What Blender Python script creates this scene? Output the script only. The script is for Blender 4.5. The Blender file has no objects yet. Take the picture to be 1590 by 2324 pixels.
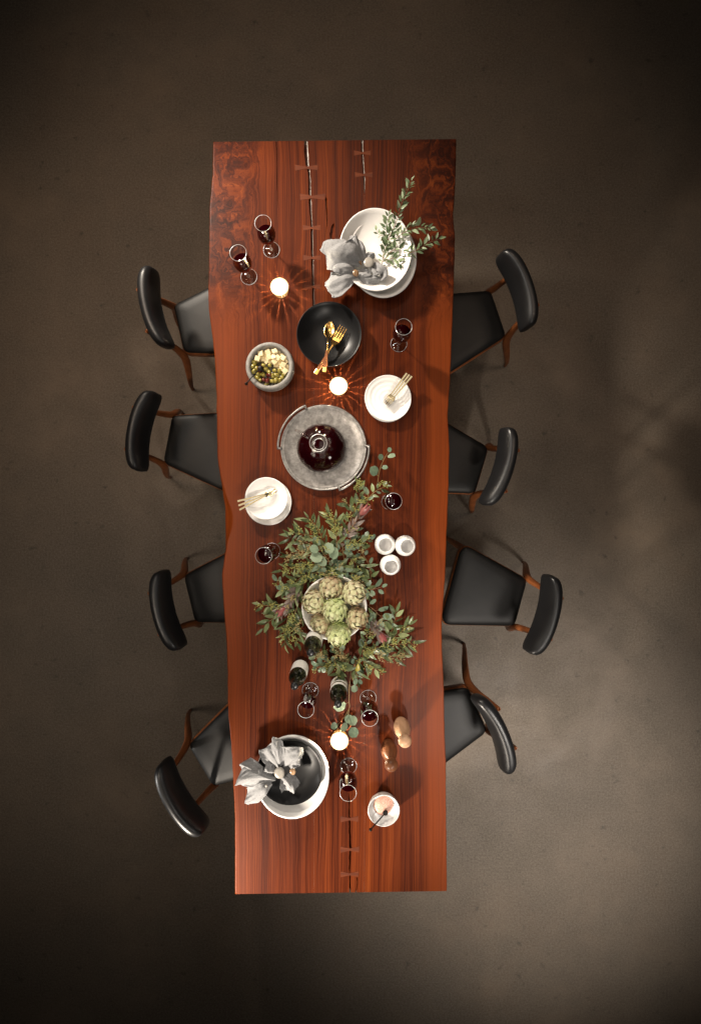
import bpy, bmesh, math, random
from mathutils import Vector, Matrix, noise as mnoise
R = random.Random(7)
scene = bpy.context.scene
COL = scene.collection
PI = math.pi
rad = math.radians

# ------------------------------------------------------------------ camera
H = 3.25                 # camera height above the floor
TOP = 0.75               # table top height
K = 1200.0               # focal length in units of a 1590 x 2324 picture
NX, NY = 800.0, 1148.0   # point straight below the camera in that picture
cam_d = bpy.data.cameras.new('camera')
cam = bpy.data.objects.new('camera', cam_d)
COL.objects.link(cam)
cam.location = (0, 0, H)
cam.rotation_euler = (0, 0, 0)
cam_d.sensor_fit = 'VERTICAL'
cam_d.sensor_height = 36.0
cam_d.lens = 36.0 * K / 2324.0
cam_d.shift_x = -5.0 / 2324.0
cam_d.shift_y = -14.0 / 2324.0
cam_d.clip_start = 0.05
cam_d.clip_end = 100
scene.camera = cam

# ------------------------------------------------------------------ world and lamps
w = bpy.data.worlds.new('World')
scene.world = w
w.use_nodes = True
w.node_tree.nodes['Background'].inputs[0].default_value = (1.0, 0.93, 0.85, 1)
w.node_tree.nodes['Background'].inputs[1].default_value = 0.003
scene.view_settings.view_transform = 'Standard'
scene.view_settings.look = 'None'
scene.view_settings.exposure = 0.0
scene.view_settings.gamma = 1.0
scene.view_settings.use_curve_mapping = False
scene.render.engine = 'CYCLES'
cy = scene.cycles
cy.max_bounces = 10
cy.diffuse_bounces = 3
cy.glossy_bounces = 4
cy.transmission_bounces = 6
cy.transparent_max_bounces = 24
cy.caustics_reflective = False
cy.caustics_refractive = False
cy.sample_clamp_indirect = 4.0
cy.use_denoising = True


def aim(o, target):
    d = Vector(target) - o.location
    o.rotation_euler = d.to_track_quat('-Z', 'Y').to_euler()


def spot(name, loc, target, power, color, angle, blend, size):
    l = bpy.data.lights.new(name, 'SPOT')
    l.energy = power
    l.color = color
    l.spot_size = rad(angle)
    l.spot_blend = blend
    l.shadow_soft_size = size
    o = bpy.data.objects.new(name, l)
    COL.objects.link(o)
    o.location = loc
    aim(o, target)
    return o


def area(name, loc, target, power, color, sx, sy):
    l = bpy.data.lights.new(name, 'AREA')
    l.shape = 'RECTANGLE'
    l.size = sx
    l.size_y = sy
    l.energy = power
    l.color = color
    o = bpy.data.objects.new(name, l)
    COL.objects.link(o)
    o.location = loc
    aim(o, target)
    return o


WARM = (1.0, 0.88, 0.74)
# two keys that rake the table from lower left and upper left
spot('spot_light', (-1.40, -2.85, 1.82), (-0.15, -1.40, 0.62), 740, WARM, 38, 0.85, 0.11)
spot('spot_light', (-1.60, 2.35, 2.05), (-0.12, 0.90, 0.62), 580, WARM, 50, 1.0, 0.11)
spot('spot_light', (-0.5, 3.0, 2.7), (0.0, -0.42, 0.80), 480, WARM, 22, 1.0, 0.12)
# low edge light on the lower left chair and table edge
spot('spot_light', (-2.15, -1.85, 1.12), (-0.95, -1.45, 0.62), 75, (1.0, 0.95, 0.88), 34, 0.8, 0.07)
# soft fills
spot('spot_light', (-1.5, 0.0, 4.0), (-0.1, -0.1, 0.75), 150, (1.0, 0.86, 0.7), 34, 1.0, 0.4)
spot('spot_light', (0.5, -2.6, 3.5), (0.05, -0.25, 0.75), 430, (1.0, 0.9, 0.78), 32, 1.0, 0.09)
# pools on the floor
spot('spot_light', (1.9, -2.5, 4.3), (1.05, -1.75, 0.0), 1200, (1.0, 0.92, 0.83), 42, 1.0, 0.5)
spot('spot_light', (2.0, 1.2, 4.5), (1.35, 0.85, 0.0), 150, (1.0, 0.76, 0.58), 44, 1.0, 0.6)
spot('spot_light', (-2.2, 1.6, 4.3), (-1.35, 1.15, 0.0), 250, (1.0, 0.74, 0.53), 46, 1.0, 0.6)
spot('spot_light', (-0.2, 3.2, 4.5), (-0.15, 2.2, 0.0), 220, (1.0, 0.76, 0.57), 54, 1.0, 0.6)
spot('spot_light', (-2.2, -1.2, 4.3), (-1.45, -0.85, 0.0), 185, (1.0, 0.84, 0.68), 56, 1.0, 0.6)
area('added_softbox', (0.0, 0.0, 4.4), (0, 0, 0), 12, (1.0, 0.9, 0.78), 1.2, 3.6)  # unseen overhead panel added as ambient fill
area('added_softbox', (-1.25, 1.15, 3.1), (-0.1, 0.3, 0.8), 9, (1.0, 0.93, 0.85), 0.35, 0.35)  # this and the next: unseen, added for reflections on decanter and black bowl
area('added_softbox', (1.15, -1.1, 3.1), (0.0, 0.2, 0.8), 9, (1.0, 0.93, 0.85), 0.35, 0.5)

# ------------------------------------------------------------------ object helpers
ORG = {}


def at(px, py, z):
    """point at height z that the photograph shows at picture point (px, py)"""
    return Vector(((px - NX) * (H - z) / K, (NY - py) * (H - z) / K, z))


def tag(o, label=None, cat=None, group=None, kind=None):
    if label:
        o['label'] = label
    if cat:
        o['category'] = cat
    if group:
        o['group'] = group
    if kind:
        o['kind'] = kind
    return o


def thing(name, label, cat, loc, rz=0.0, group=None):
    o = bpy.data.objects.new(name, None)
    COL.objects.link(o)
    o.empty_display_size = 0.05
    o.location = loc
    o.rotation_euler = (0, 0, rz)
    ORG[o.name] = Vector(loc)
    return tag(o, label, cat, group)


def mesh_data(name, V, F, mat, smooth=True, mats=None, fm=None, bevel=None):
    me = bpy.data.meshes.new(name)
    me.from_pydata([tuple(v) for v in V], [], F)
    for m in (mats or [mat]):
        me.materials.append(m)
    if fm:
        for p, i in zip(me.polygons, fm):
            p.material_index = i
    bm = bmesh.new()
    bm.from_mesh(me)
    bmesh.ops.recalc_face_normals(bm, faces=bm.faces)
    bm.to_mesh(me)
    bm.free()
    if smooth:
        for p in me.polygons:
            p.use_smooth = True
    me.update()
    return me


def link(name, me, parent=None, loc=(0, 0, 0), rot=None):
    o = bpy.data.objects.new(name, me)
    COL.objects.link(o)
    o.parent = parent
    o.location = loc
    if rot is not None:
        o.rotation_mode = 'QUATERNION'
        o.rotation_quaternion = rot
    return o


def obj(name, VF, mat, parent=None, smooth=True, loc=(0, 0, 0), **kw):
    """one mesh object; the vertices are in the parent's frame"""
    V, F = VF
    return link(name, mesh_data(name, V, F, mat, smooth, **kw), parent, loc)


def wobj(name, VF, mat, parent, smooth=True, **kw):
    """one mesh object whose vertices are given in world space, under an unrotated thing"""
    o = ORG[parent.name]
    V, F = VF
    return obj(name, ([Vector(v) - o for v in V], F), mat, parent, smooth, **kw)


def join(*parts):
    V, F = [], []
    for v, f in parts:
        n = len(V)
        V += list(v)
        F += [tuple(i + n for i in q) for q in f]
    return V, F


def move(VF, loc=(0, 0, 0), rot=None, scale=None):
    V, F = VF
    out = []
    for v in V:
        v = Vector(v)
        if scale:
            v = Vector((v.x * scale[0], v.y * scale[1], v.z * scale[2]))
        if rot is not None:
            v = rot @ v
        out.append(v + Vector(loc))
    return out, F


def lathe(prof, n=48, sx=1.0, sy=1.0, closed=False, wob=0.0, seed=0):
    V, F = [], []
    rings = []
    for r, z in prof:
        if r <= 1e-6:
            rings.append([len(V)])
            V.append(Vector((0, 0, z)))
        else:
            ids = []
            for k in range(n):
                a = 2 * PI * k / n
                f = 1 + wob * (math.sin(2 * a + seed) * 0.6 + math.sin(3 * a + seed * 2.1) * 0.4)
                ids.append(len(V))
                V.append(Vector((r * f * sx * math.cos(a), r * f * sy * math.sin(a), z)))
            rings.append(ids)
    pairs = list(zip(rings[:-1], rings[1:]))
    if closed:
        pairs.append((rings[-1], rings[0]))
    for a, b in pairs:
        if len(a) == 1 and len(b) == 1:
            continue
        for k in range(n):
            k2 = (k + 1) % n
            if len(a) == 1:
                F.append((a[0], b[k], b[k2]))
            elif len(b) == 1:
                F.append((a[k], a[k2], b[0]))
            else:
                F.append((a[k], a[k2], b[k2], b[k]))
    return V, F


def smoothpts(P, n=6):
    """Catmull-Rom through the rows of P (any dimension)"""
    P = [list(p) for p in P]
    out = []
    for i in range(len(P) - 1):
        p0 = P[max(i - 1, 0)]
        p1, p2 = P[i], P[i + 1]
        p3 = P[min(i + 2, len(P) - 1)]
        for k in range(n):
            t = k / n
            out.append([0.5 * (2 * b + (c - a) * t + (2 * a - 5 * b + 4 * c - d) * t * t + (3 * b - a - 3 * c + d) * t ** 3)
                        for a, b, c, d in zip(p0, p1, p2, p3)])
    out.append(P[-1])
    return out


def tube(P, rads, n=8, flat=1.0, up=Vector((0, 0, 1))):
    """swept tube through P; flat squeezes it along the side direction"""
    P = [Vector(p) for p in P]
    if not hasattr(rads, '__len__'):
        rads = [rads] * len(P)
    V, F = [], []
    for i, p in enumerate(P):
        t = (P[min(i + 1, len(P) - 1)] - P[max(i - 1, 0)]).normalized()
        s = t.cross(up)
        if s.length < 1e-4:
            s = t.cross(Vector((0, 1, 0)))
        s.normalize()
        u = s.cross(t)
        for k in range(n):
            a = 2 * PI * k / n
            V.append(p + s * (math.cos(a) * rads[i] * flat) + u * (math.sin(a) * rads[i]))
    for i in range(len(P) - 1):
        for k in range(n):
            k2 = (k + 1) % n
            F.append((i * n + k, i * n + k2, (i + 1) * n + k2, (i + 1) * n + k))
    F.append(tuple(range(n - 1, -1, -1)))
    F.append(tuple((len(P) - 1) * n + k for k in range(n)))
    return V, F


def ball(c, r, nu=12, nv=8, sc=(1, 1, 1)):
    prof = [(r * math.sin(PI * i / nv), -r * math.cos(PI * i / nv)) for i in range(nv + 1)]
    prof[0] = (0, -r)
    prof[-1] = (0, r)
    V, F = lathe(prof, nu)
    return move((V, F), c, None, sc)


def box(c, s, b=0.0):
    x, y, z = s[0] / 2, s[1] / 2, s[2] / 2
    bm = bmesh.new()
    bmesh.ops.create_cube(bm, size=1)
    for v in bm.verts:
        v.co = Vector((v.co.x * 2 * x, v.co.y * 2 * y, v.co.z * 2 * z))
    if b:
        bmesh.ops.bevel(bm, geom=bm.edges[:], offset=b, segments=2, profile=0.5, affect='EDGES')
    bm.verts.index_update()
    V = [v.co + Vector(c) for v in bm.verts]
    F = [tuple(v.index for v in f.verts) for f in bm.faces]
    bm.free()
    return V, F


def rounded(corners, radii, n=6):
    out = []
    m = len(corners)
    for i in range(m):
        p = Vector(corners[i])
        a = (Vector(corners[i - 1]) - p)
        b = (Vector(corners[(i + 1) % m]) - p)
        r = radii[i]
        p0 = p + a.normalized() * r
        p1 = p + b.normalized() * r
        for k in range(n + 1):
            t = k / n
            out.append(p0 * (1 - t) ** 2 + p * 2 * t * (1 - t) + p1 * t * t)
    return out


def loft(rings, cap0=True, cap1=True):
    V, F = [], []
    n = len(rings[0])
    for r in rings:
        V += [Vector(p) for p in r]
    for i in range(len(rings) - 1):
        for k in range(n):
            k2 = (k + 1) % n
            F.append((i * n + k, i * n + k2, (i + 1) * n + k2, (i + 1) * n + k))
    if cap0:
        F.append(tuple(range(n - 1, -1, -1)))
    if cap1:
        F.append(tuple((len(rings) - 1) * n + k for k in range(n)))
    return V, F


# ------------------------------------------------------------------ materials
def mat(name, color=(0.5, 0.5, 0.5), rough=0.5, metal=0.0, spec=0.5, coat=0.0, **kw):
    m = bpy.data.materials.new(name)
    m.use_nodes = True
    b = m.node_tree.nodes['Principled BSDF']
    b.inputs['Base Color'].default_value = (*color, 1)
    b.inputs['Roughness'].default_value = rough
    b.inputs['Metallic'].default_value = metal
    b.inputs['Specular IOR Level'].default_value = spec
    b.inputs['Coat Weight'].default_value = coat
    for k, v in kw.items():
        b.inputs[k].default_value = v
    return m


class NT:
    """small helper to write node graphs"""

    def __init__(self, m):
        self.t = m.node_tree
        self.b = self.t.nodes.get('Principled BSDF')

    def n(self, typ, **props):
        nd = self.t.nodes.new(typ)
        for k, v in props.items():
            setattr(nd, k, v)
        return nd

    def l(self, a, b):
        self.t.links.new(a, b)

    def coord(self, scale=(1, 1, 1), kind='Object', loc=(0, 0, 0)):
        tc = self.n('ShaderNodeTexCoord')
        mp = self.n('ShaderNodeMapping')
        mp.inputs['Scale'].default_value = scale
        mp.inputs['Location'].default_value = loc
        self.l(tc.outputs[kind], mp.inputs['Vector'])
        return mp.outputs['Vector']

    def noise(self, vec, scale, detail=4, rough=0.55, dist=0.0):
        nd = self.n('ShaderNodeTexNoise')
        nd.inputs['Scale'].default_value = scale
        nd.inputs['Detail'].default_value = detail
        nd.inputs['Roughness'].default_value = rough
        nd.inputs['Distortion'].default_value = dist
        self.l(vec, nd.inputs['Vector'])
        return nd.outputs['Fac']

    def math(self, op, a, b=None, clamp=False):
        nd = self.n('ShaderNodeMath', operation=op)
        nd.use_clamp = clamp
        for i, x in enumerate((a, b)):
            if x is None:
                continue
            if isinstance(x, (int, float)):
                nd.inputs[i].default_value = x
            else:
                self.l(x, nd.inputs[i])
        return nd.outputs[0]

    def range(self, v, a, b, c=0.0, d=1.0, smooth=False):
        nd = self.n('ShaderNodeMapRange')
        if smooth:
            nd.interpolation_type = 'SMOOTHSTEP'
        nd.inputs['From Min'].default_value = a
        nd.inputs['From Max'].default_value = b
        nd.inputs['To Min'].default_value = c
        nd.inputs['To Max'].default_value = d
        self.l(v, nd.inputs['Value'])
        return nd.outputs[0]

    def ramp(self, fac, stops):
        nd = self.n('ShaderNodeValToRGB')
        e = nd.color_ramp.elements
        e[0].position, e[0].color = stops[0][0], (*stops[0][1], 1)
        e[1].position, e[1].color = stops[-1][0], (*stops[-1][1], 1)
        for p, c in stops[1:-1]:
            k = e.new(p)
            k.color = (*c, 1)
        self.l(fac, nd.inputs[0])
        return nd.outputs[0]

    def mix(self, fac, a, b, mode='MIX'):
        nd = self.n('ShaderNodeMix', data_type='RGBA', blend_type=mode)
        for s, x in ((0, fac), (6, a), (7, b)):
            if isinstance(x, (int, float)):
                nd.inputs[s].default_value = x
            elif isinstance(x, tuple):
                nd.inputs[s].default_value = (*x, 1)
            else:
                self.l(x, nd.inputs[s])
        return nd.outputs[2]

    def bump(self, h, strength, dist):
        nd = self.n('ShaderNodeBump')
        nd.inputs['Strength'].default_value = strength
        nd.inputs['Distance'].default_value = dist
        self.l(h, nd.inputs['Height'])
        self.l(nd.outputs[0], self.b.inputs['Normal'])


def m_concrete():
    m = mat('dark_concrete', rough=0.6, spec=0.3)
    g = NT(m)
    v = g.coord()
    big = g.noise(v, 0.9, 6, 0.65)
    mid = g.noise(v, 3.0, 6, 0.65, 0.3)
    fine = g.noise(v, 90, 4, 0.7)
    grit = g.noise(v, 260, 2, 0.6)
    c = g.ramp(big, [(0.3, (0.050, 0.037, 0.028)), (0.5, (0.090, 0.065, 0.046)), (0.72, (0.150, 0.109, 0.077))])
    c = g.mix(g.range(mid, 0.38, 0.68, 0, 0.75), c, (0.070, 0.056, 0.043))
    c = g.mix(g.range(fine, 0.35, 0.7, 0, 0.7), c, (0.16, 0.135, 0.105))
    c = g.mix(g.range(grit, 0.66, 0.74, 0, 0.75), c, (0.34, 0.30, 0.25))
    c = g.mix(g.range(grit, 0.36, 0.28, 0, 0.7), c, (0.035, 0.03, 0.025))
    spots = g.noise(v, 14, 3, 0.6)
    c = g.mix(g.range(spots, 0.64, 0.74, 0, 0.7), c, (0.045, 0.038, 0.03))
    g.l(c, g.b.inputs['Base Color'])
    g.l(g.range(mid, 0.3, 0.7, 0.5, 0.72), g.b.inputs['Roughness'])
    g.bump(g.math('ADD', fine, mid), 0.22, 0.006)
    return m


def m_slab():
    m = mat('redwood_slab', rough=0.36, spec=0.09, coat=0.0)
    m.node_tree.nodes['Principled BSDF'].inputs['Coat Roughness'].default_value = 0.25
    g = NT(m)
    tc = g.n('ShaderNodeTexCoord')
    sep = g.n('ShaderNodeSeparateXYZ')
    g.l(tc.outputs['Object'], sep.inputs[0])
    x, y = sep.outputs[0], sep.outputs[1]

    def vec(xs, ys, off=0.0, wx=None):
        c = g.n('ShaderNodeCombineXYZ')
        xx = g.math('MULTIPLY', x if wx is None else g.math('ADD', x, wx), xs)
        g.l(xx, c.inputs[0])
        g.l(g.math('ADD', g.math('MULTIPLY', y, ys), off), c.inputs[1])
        c.inputs[2].default_value = off
        return c.outputs[0]
    # where the grain turns to burl: the two upper edges
    ax = g.math('ABSOLUTE', g.math('ADD', x, 0.09))
    wav = g.noise(vec(1.5, 1.5, 3.0), 1.6, 3)
    edge = g.range(g.math('ADD', ax, g.math('MULTIPLY', wav, 0.22)), 0.42, 0.58, 0, 1, True)
    upper = g.range(y, 0.75, 1.15, 0, 1, True)
    burl = g.math('MULTIPLY', edge, upper)
    warp = g.math('MULTIPLY', g.math('SUBTRACT', g.noise(vec(2.2, 1.0, 1.0), 1.3, 3), 0.5), 0.06)
    warp2 = g.math('MULTIPLY', g.math('MULTIPLY', g.math('SUBTRACT', g.noise(vec(7, 5, 5.0), 1.5, 4), 0.5), 0.34), burl)
    wsum = g.math('ADD', warp, warp2)
    band = g.noise(vec(19, 0.18, 0.0, wsum), 1.0, 3, 0.55)
    streak = g.noise(vec(140, 0.45, 2.0, wsum), 1.0, 5, 0.7)
    fine = g.noise(vec(290, 1.2, 9.0, wsum), 1.0, 3, 0.7)
    pore = g.noise(vec(420, 10.0, 4.0, wsum), 1.0, 2, 0.6)
    fig = g.noise(vec(9.0, 5.0, 7.0, wsum), 1.2, 7, 0.66, 2.2)
    f = g.math('ADD', g.math('MULTIPLY', band, 0.30), g.math('ADD', g.math('MULTIPLY', streak, 0.40), g.math('MULTIPLY', fine, 0.30)))
    f = g.range(f, 0.36, 0.65)
    fb = g.math('ADD', g.math('MULTIPLY', g.range(fig, 0.42, 0.68), 0.8), g.math('MULTIPLY', f, 0.25))
    mx = g.n('ShaderNodeMix', data_type='FLOAT')
    g.l(burl, mx.inputs[0])
    g.l(f, mx.inputs[2])
    g.l(fb, mx.inputs[3])
    fac = mx.outputs[0]
    c = g.ramp(fac, [(0.0, (0.015, 0.0034, 0.0019)), (0.3, (0.050, 0.0092, 0.0028)), (0.55, (0.094, 0.0176, 0.0040)),
                     (0.8, (0.142, 0.029, 0.0056)), (1.0, (0.215, 0.052, 0.009))])
    c = g.mix(g.range(pore, 0.58, 0.75, 0, 0.45), c, (0.04, 0.008, 0.004))
    var = g.noise(vec(2.6, 0.9, 12.0, wsum), 1.0, 4, 0.6)
    c = g.mix(g.range(var, 0.42, 0.66, 0, 0.55), c, g.mix(1.0, c, (0.42, 0.36, 0.36), 'MULTIPLY'))
    # brighter sapwood strip along both live edges below the burl
    sap = g.math('MULTIPLY', g.range(ax, 0.40, 0.48, 0, 0.45, True), g.math('SUBTRACT', 1.0, upper))
    c = g.mix(sap, c, (0.22, 0.042, 0.006))
    g.l(c, g.b.inputs['Base Color'])
    g.l(g.range(streak, 0.3, 0.7, 0.32, 0.46), g.b.inputs['Roughness'])
    g.bump(g.math('ADD', streak, pore), 0.06, 0.002)
    return m


def m_wood(name, dark, light, scale=(60, 6, 6), rough=0.4):
    m = mat(name, rough=rough, spec=0.2)
    g = NT(m)
    v = g.coord(scale)
    a = g.noise(v, 1.0, 5, 0.6, 0.4)
    g.l(g.ramp(a, [(0.3, dark), (0.7, light)]), g.b.inputs['Base Color'])
    return m


def m_noisy(name, c0, c1, scale, rough=0.5, lo=0.35, hi=0.65, detail=5, metal=0.0, bump=0.0, spec=0.5, coat=0.0):
    m = mat(name, rough=rough, metal=metal, spec=spec, coat=coat)
    g = NT(m)
    a = g.noise(g.coord(), scale, detail, 0.62)
    g.l(g.ramp(a, [(lo, c0), (hi, c1)]), g.b.inputs['Base Color'])
    if bump:
        g.bump(a, bump, 0.002)
    return m


def m_leather():
    m = mat('black_leather', (0.012, 0.012, 0.013), 0.38, spec=0.5)
    g = NT(m)
    v = g.coord()
    a = g.noise(v, 420, 3, 0.6)
    b = g.noise(v, 9, 4, 0.6)
    g.l(g.range(b, 0.3, 0.7, 0.32, 0.46), g.b.inputs['Roughness'])
    g.bump(a, 0.08, 0.001)
    return m


def m_glass():
    m = bpy.data.materials.new('thin_glass')
    m.use_nodes = True
    t = m.node_tree
    t.nodes.remove(t.nodes['Principled BSDF'])
    out = t.nodes['Material Output']
    tr = t.nodes.new('ShaderNodeBsdfTransparent')
    tr.inputs[0].default_value = (0.97, 0.97, 0.96, 1)
    gl = t.nodes.new('ShaderNodeBsdfGlossy')
    gl.inputs['Roughness'].default_value = 0.03
    fr = t.nodes.new('ShaderNodeLayerWeight')
    fr.inputs[0].default_value = 0.5
    pw = t.nodes.new('ShaderNodeMath')
    pw.operation = 'POWER'
    pw.inputs[1].default_value = 3.2
    t.links.new(fr.outputs['Facing'], pw.inputs[0])
    ad = t.nodes.new('ShaderNodeMath')
    ad.operation = 'MULTIPLY_ADD'
    ad.inputs[1].default_value = 0.7
    ad.inputs[2].default_value = 0.05
    t.links.new(pw.outputs[0], ad.inputs[0])
    mx = t.nodes.new('ShaderNodeMixShader')
    t.links.new(ad.outputs[0], mx.inputs[0])
    t.links.new(tr.outputs[0], mx.inputs[1])
    t.links.new(gl.outputs[0], mx.inputs[2])
    t.links.new(mx.outputs[0], out.inputs[0])
    return m


def m_rim():
    m = bpy.data.materials.new('glass_edge')
    m.use_nodes = True
    t = m.node_tree
    t.nodes.remove(t.nodes['Principled BSDF'])
    tr = t.nodes.new('ShaderNodeBsdfTransparent')
    gl = t.nodes.new('ShaderNodeBsdfGlossy')
    gl.inputs['Roughness'].default_value = 0.45
    mx = t.nodes.new('ShaderNodeMixShader')
    mx.inputs[0].default_value = 0.40
    t.links.new(tr.outputs[0], mx.inputs[1])
    t.links.new(gl.outputs[0], mx.inputs[2])
    t.links.new(mx.outputs[0], t.nodes['Material Output'].inputs[0])
    return m


def m_leaf(name, c0, c1, c2, rough=0.34):
    m = mat(name, rough=rough, spec=0.35)
    g = NT(m)
    oi = g.n('ShaderNodeObjectInfo')
    c = g.ramp(oi.outputs['Random'], [(0.0, c0), (0.5, c1), (1.0, c2)])
    a = g.noise(g.coord(), 60, 3)
    c = g.mix(g.range(a, 0.35, 0.7, 0, 0.35), c, (c2[0] * 1.25, c2[1] * 1.2, c2[2] * 1.15))
    g.l(c, g.b.inputs['Base Color'])
    # thin blade: some light comes through
    tl = g.n('ShaderNodeBsdfTranslucent')
    g.l(c, tl.inputs[0])
    mx = g.n('ShaderNodeMixShader')
    mx.inputs[0].default_value = 0.10
    g.l(g.b.outputs[0], mx.inputs[1])
    g.l(tl.outputs[0], mx.inputs[2])
    g.l(mx.outputs[0], g.t.nodes['Material Output'].inputs[0])
    return m


def m_linen():
    m = mat('grey_linen', (0.40, 0.385, 0.37), 0.9, spec=0.15)
    g = NT(m)
    v = g.coord()
    wa = g.noise(g.coord((900, 120, 300)), 1.0, 2)
    wb = g.noise(g.coord((120, 900, 300)), 1.0, 2)
    s = g.math('MULTIPLY', g.math('ADD', wa, wb), 0.5)
    g.l(g.ramp(s, [(0.35, (0.21, 0.212, 0.217)), (0.65, (0.36, 0.362, 0.368))]), g.b.inputs['Base Color'])
    cr = g.noise(g.coord(), 45, 5, 0.6, 0.6)
    g.bump(g.math('ADD', s, g.math('MULTIPLY', cr, 2.5)), 0.45, 0.0016)
    return m


def m_emit(name, color, strength):
    m = bpy.data.materials.new(name)
    m.use_nodes = True
    t = m.node_tree
    t.nodes.remove(t.nodes['Principled BSDF'])
    e = t.nodes.new('ShaderNodeEmission')
    e.inputs[0].default_value = (*color, 1)
    e.inputs[1].default_value = strength
    t.links.new(e.outputs[0], t.nodes['Material Output'].inputs[0])
    return m


M = {
    'concrete': m_concrete(),
    'slab': m_slab(),
    'lit_wall': m_noisy('lit_crack_bark', (0.5, 0.40, 0.34), (0.8, 0.74, 0.69), 60, 0.3),  # pale bark with light from the left put into its colour
    'key': m_wood('bow_tie_wood', (0.060, 0.0125, 0.004), (0.125, 0.027, 0.006), (6, 70, 6), 0.5),
    'chair_wood': m_wood('teak', (0.14, 0.042, 0.014), (0.27, 0.088, 0.028), (40, 40, 5), 0.38),
    'leather': m_leather(),
    'seat_leather': m_noisy('seat_leather', (0.007, 0.007, 0.0072), (0.012, 0.0115, 0.011), 7, 0.46, bump=0.05, spec=0.22),
    'steel': mat('black_steel', (0.02, 0.02, 0.02), 0.5, 0.6),
    'glass': m_glass(),
    'rim': m_rim(),
    'wine': mat('red_wine', (0.010, 0.0004, 0.001), 0.05, spec=0.5),
    'white': m_noisy('white_glaze', (0.80, 0.785, 0.76), (0.86, 0.85, 0.83), 8, 0.3, spec=0.5),
    'stoneware': m_noisy('white_stoneware', (0.76, 0.74, 0.71), (0.84, 0.82, 0.79), 10, 0.55, spec=0.35),
    'cupin': m_noisy('grey_cup_glaze', (0.80, 0.79, 0.78), (0.86, 0.85, 0.84), 20, 0.45),
    'black': mat('matte_black_glaze', (0.009, 0.009, 0.0095), 0.36, spec=0.26),
    'gold': mat('brass_gold', (0.80, 0.50, 0.16), 0.22, 1.0),
    'pale_gold': mat('pale_gold', (0.78, 0.66, 0.42), 0.2, 1.0),
    'handle_wood': m_wood('handle_rosewood', (0.10, 0.03, 0.012), (0.34, 0.13, 0.05), (50, 50, 8)),
    'pewter': m_noisy('cast_pewter', (0.11, 0.102, 0.095), (0.38, 0.36, 0.34), 42, 0.33, 0.28, 0.74, 10, 0.6, 0.22),
    'stone': m_noisy('grey_soapstone', (0.17, 0.16, 0.145), (0.30, 0.285, 0.26), 40, 0.6, detail=6, bump=0.1),
    'cheese': m_noisy('hard_cheese', (0.66, 0.52, 0.28), (0.80, 0.69, 0.44), 60, 0.5),
    'olive': m_noisy('green_olive', (0.15, 0.13, 0.02), (0.34, 0.27, 0.06), 70, 0.22),
    'dark_olive': m_noisy('dark_olive', (0.045, 0.008, 0.006), (0.15, 0.025, 0.015), 50, 0.15),
    'iron': mat('black_iron', (0.015, 0.013, 0.012), 0.4, 0.8),
    'bottle': mat('dark_bottle_glass', (0.006, 0.007, 0.004), 0.07, spec=0.6),
    'paper': m_noisy('label_paper', (0.74, 0.72, 0.69), (0.82, 0.80, 0.78), 30, 0.7),
    'foil': mat('black_foil', (0.012, 0.012, 0.013), 0.3, 0.3),
    'beech': m_wood('beech', (0.36, 0.20, 0.11), (0.60, 0.38, 0.24), (30, 30, 7), 0.35),
    'walnut': m_wood('walnut', (0.07, 0.026, 0.012), (0.20, 0.08, 0.038), (30, 30, 7), 0.35),
    'marble': m_noisy('white_marble', (0.50, 0.49, 0.48), (0.78, 0.77, 0.75), 22, 0.3),
    'salt': m_noisy('pink_salt', (0.42, 0.16, 0.10), (0.78, 0.50, 0.40), 260, 0.5, 0.3, 0.7, 2, bump=0.6),
    'warm_rim': m_emit('glass_rim_glow', (1.0, 0.78, 0.42), 2.6),  # rim emits by itself, standing in for candle light in the glass
    'wax': m_emit('glowing_wax', (1.0, 0.74, 0.40), 9.0),  # emission stands in for flame light shining through the wax
    'flame': m_emit('flame', (1.0, 0.66, 0.28), 40.0),
    'linen': m_linen(),
    'pearl': m_noisy('mother_of_pearl', (0.24, 0.225, 0.20), (0.40, 0.375, 0.335), 30, 0.3),
    'agate': m_noisy('brown_agate', (0.16, 0.09, 0.045), (0.42, 0.27, 0.16), 25, 0.2),
    'leaf_long': m_leaf('eucalyptus_leaf', (0.022, 0.038, 0.014), (0.068, 0.095, 0.036), (0.20, 0.23, 0.11)),
    'leaf_round': m_leaf('silver_dollar_leaf', (0.07, 0.115, 0.075), (0.13, 0.185, 0.125), (0.24, 0.30, 0.205)),
    'leaf_small': m_leaf('baby_eucalyptus_leaf', (0.06, 0.105, 0.045), (0.13, 0.19, 0.09), (0.30, 0.37, 0.23)),
    'leaf_bract': m_leaf('purple_bract_leaf', (0.10, 0.075, 0.065), (0.15, 0.11, 0.095), (0.20, 0.155, 0.13)),
    'petal': m_leaf('red_bract', (0.17, 0.035, 0.04), (0.24, 0.06, 0.06), (0.30, 0.12, 0.10)),
    'stem': m_noisy('twig', (0.13, 0.10, 0.035), (0.27, 0.17, 0.065), 40, 0.6),
    'red_stem': m_noisy('reddish_twig', (0.17, 0.06, 0.03), (0.26, 0.14, 0.06), 40, 0.6),
    'seed': m_noisy('green_seed', (0.16, 0.17, 0.035), (0.36, 0.34, 0.10), 300, 0.55, detail=2),
    'seed_brown': m_noisy('brown_seed', (0.17, 0.13, 0.045), (0.38, 0.29, 0.13), 300, 0.55, detail=2),
}


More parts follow.
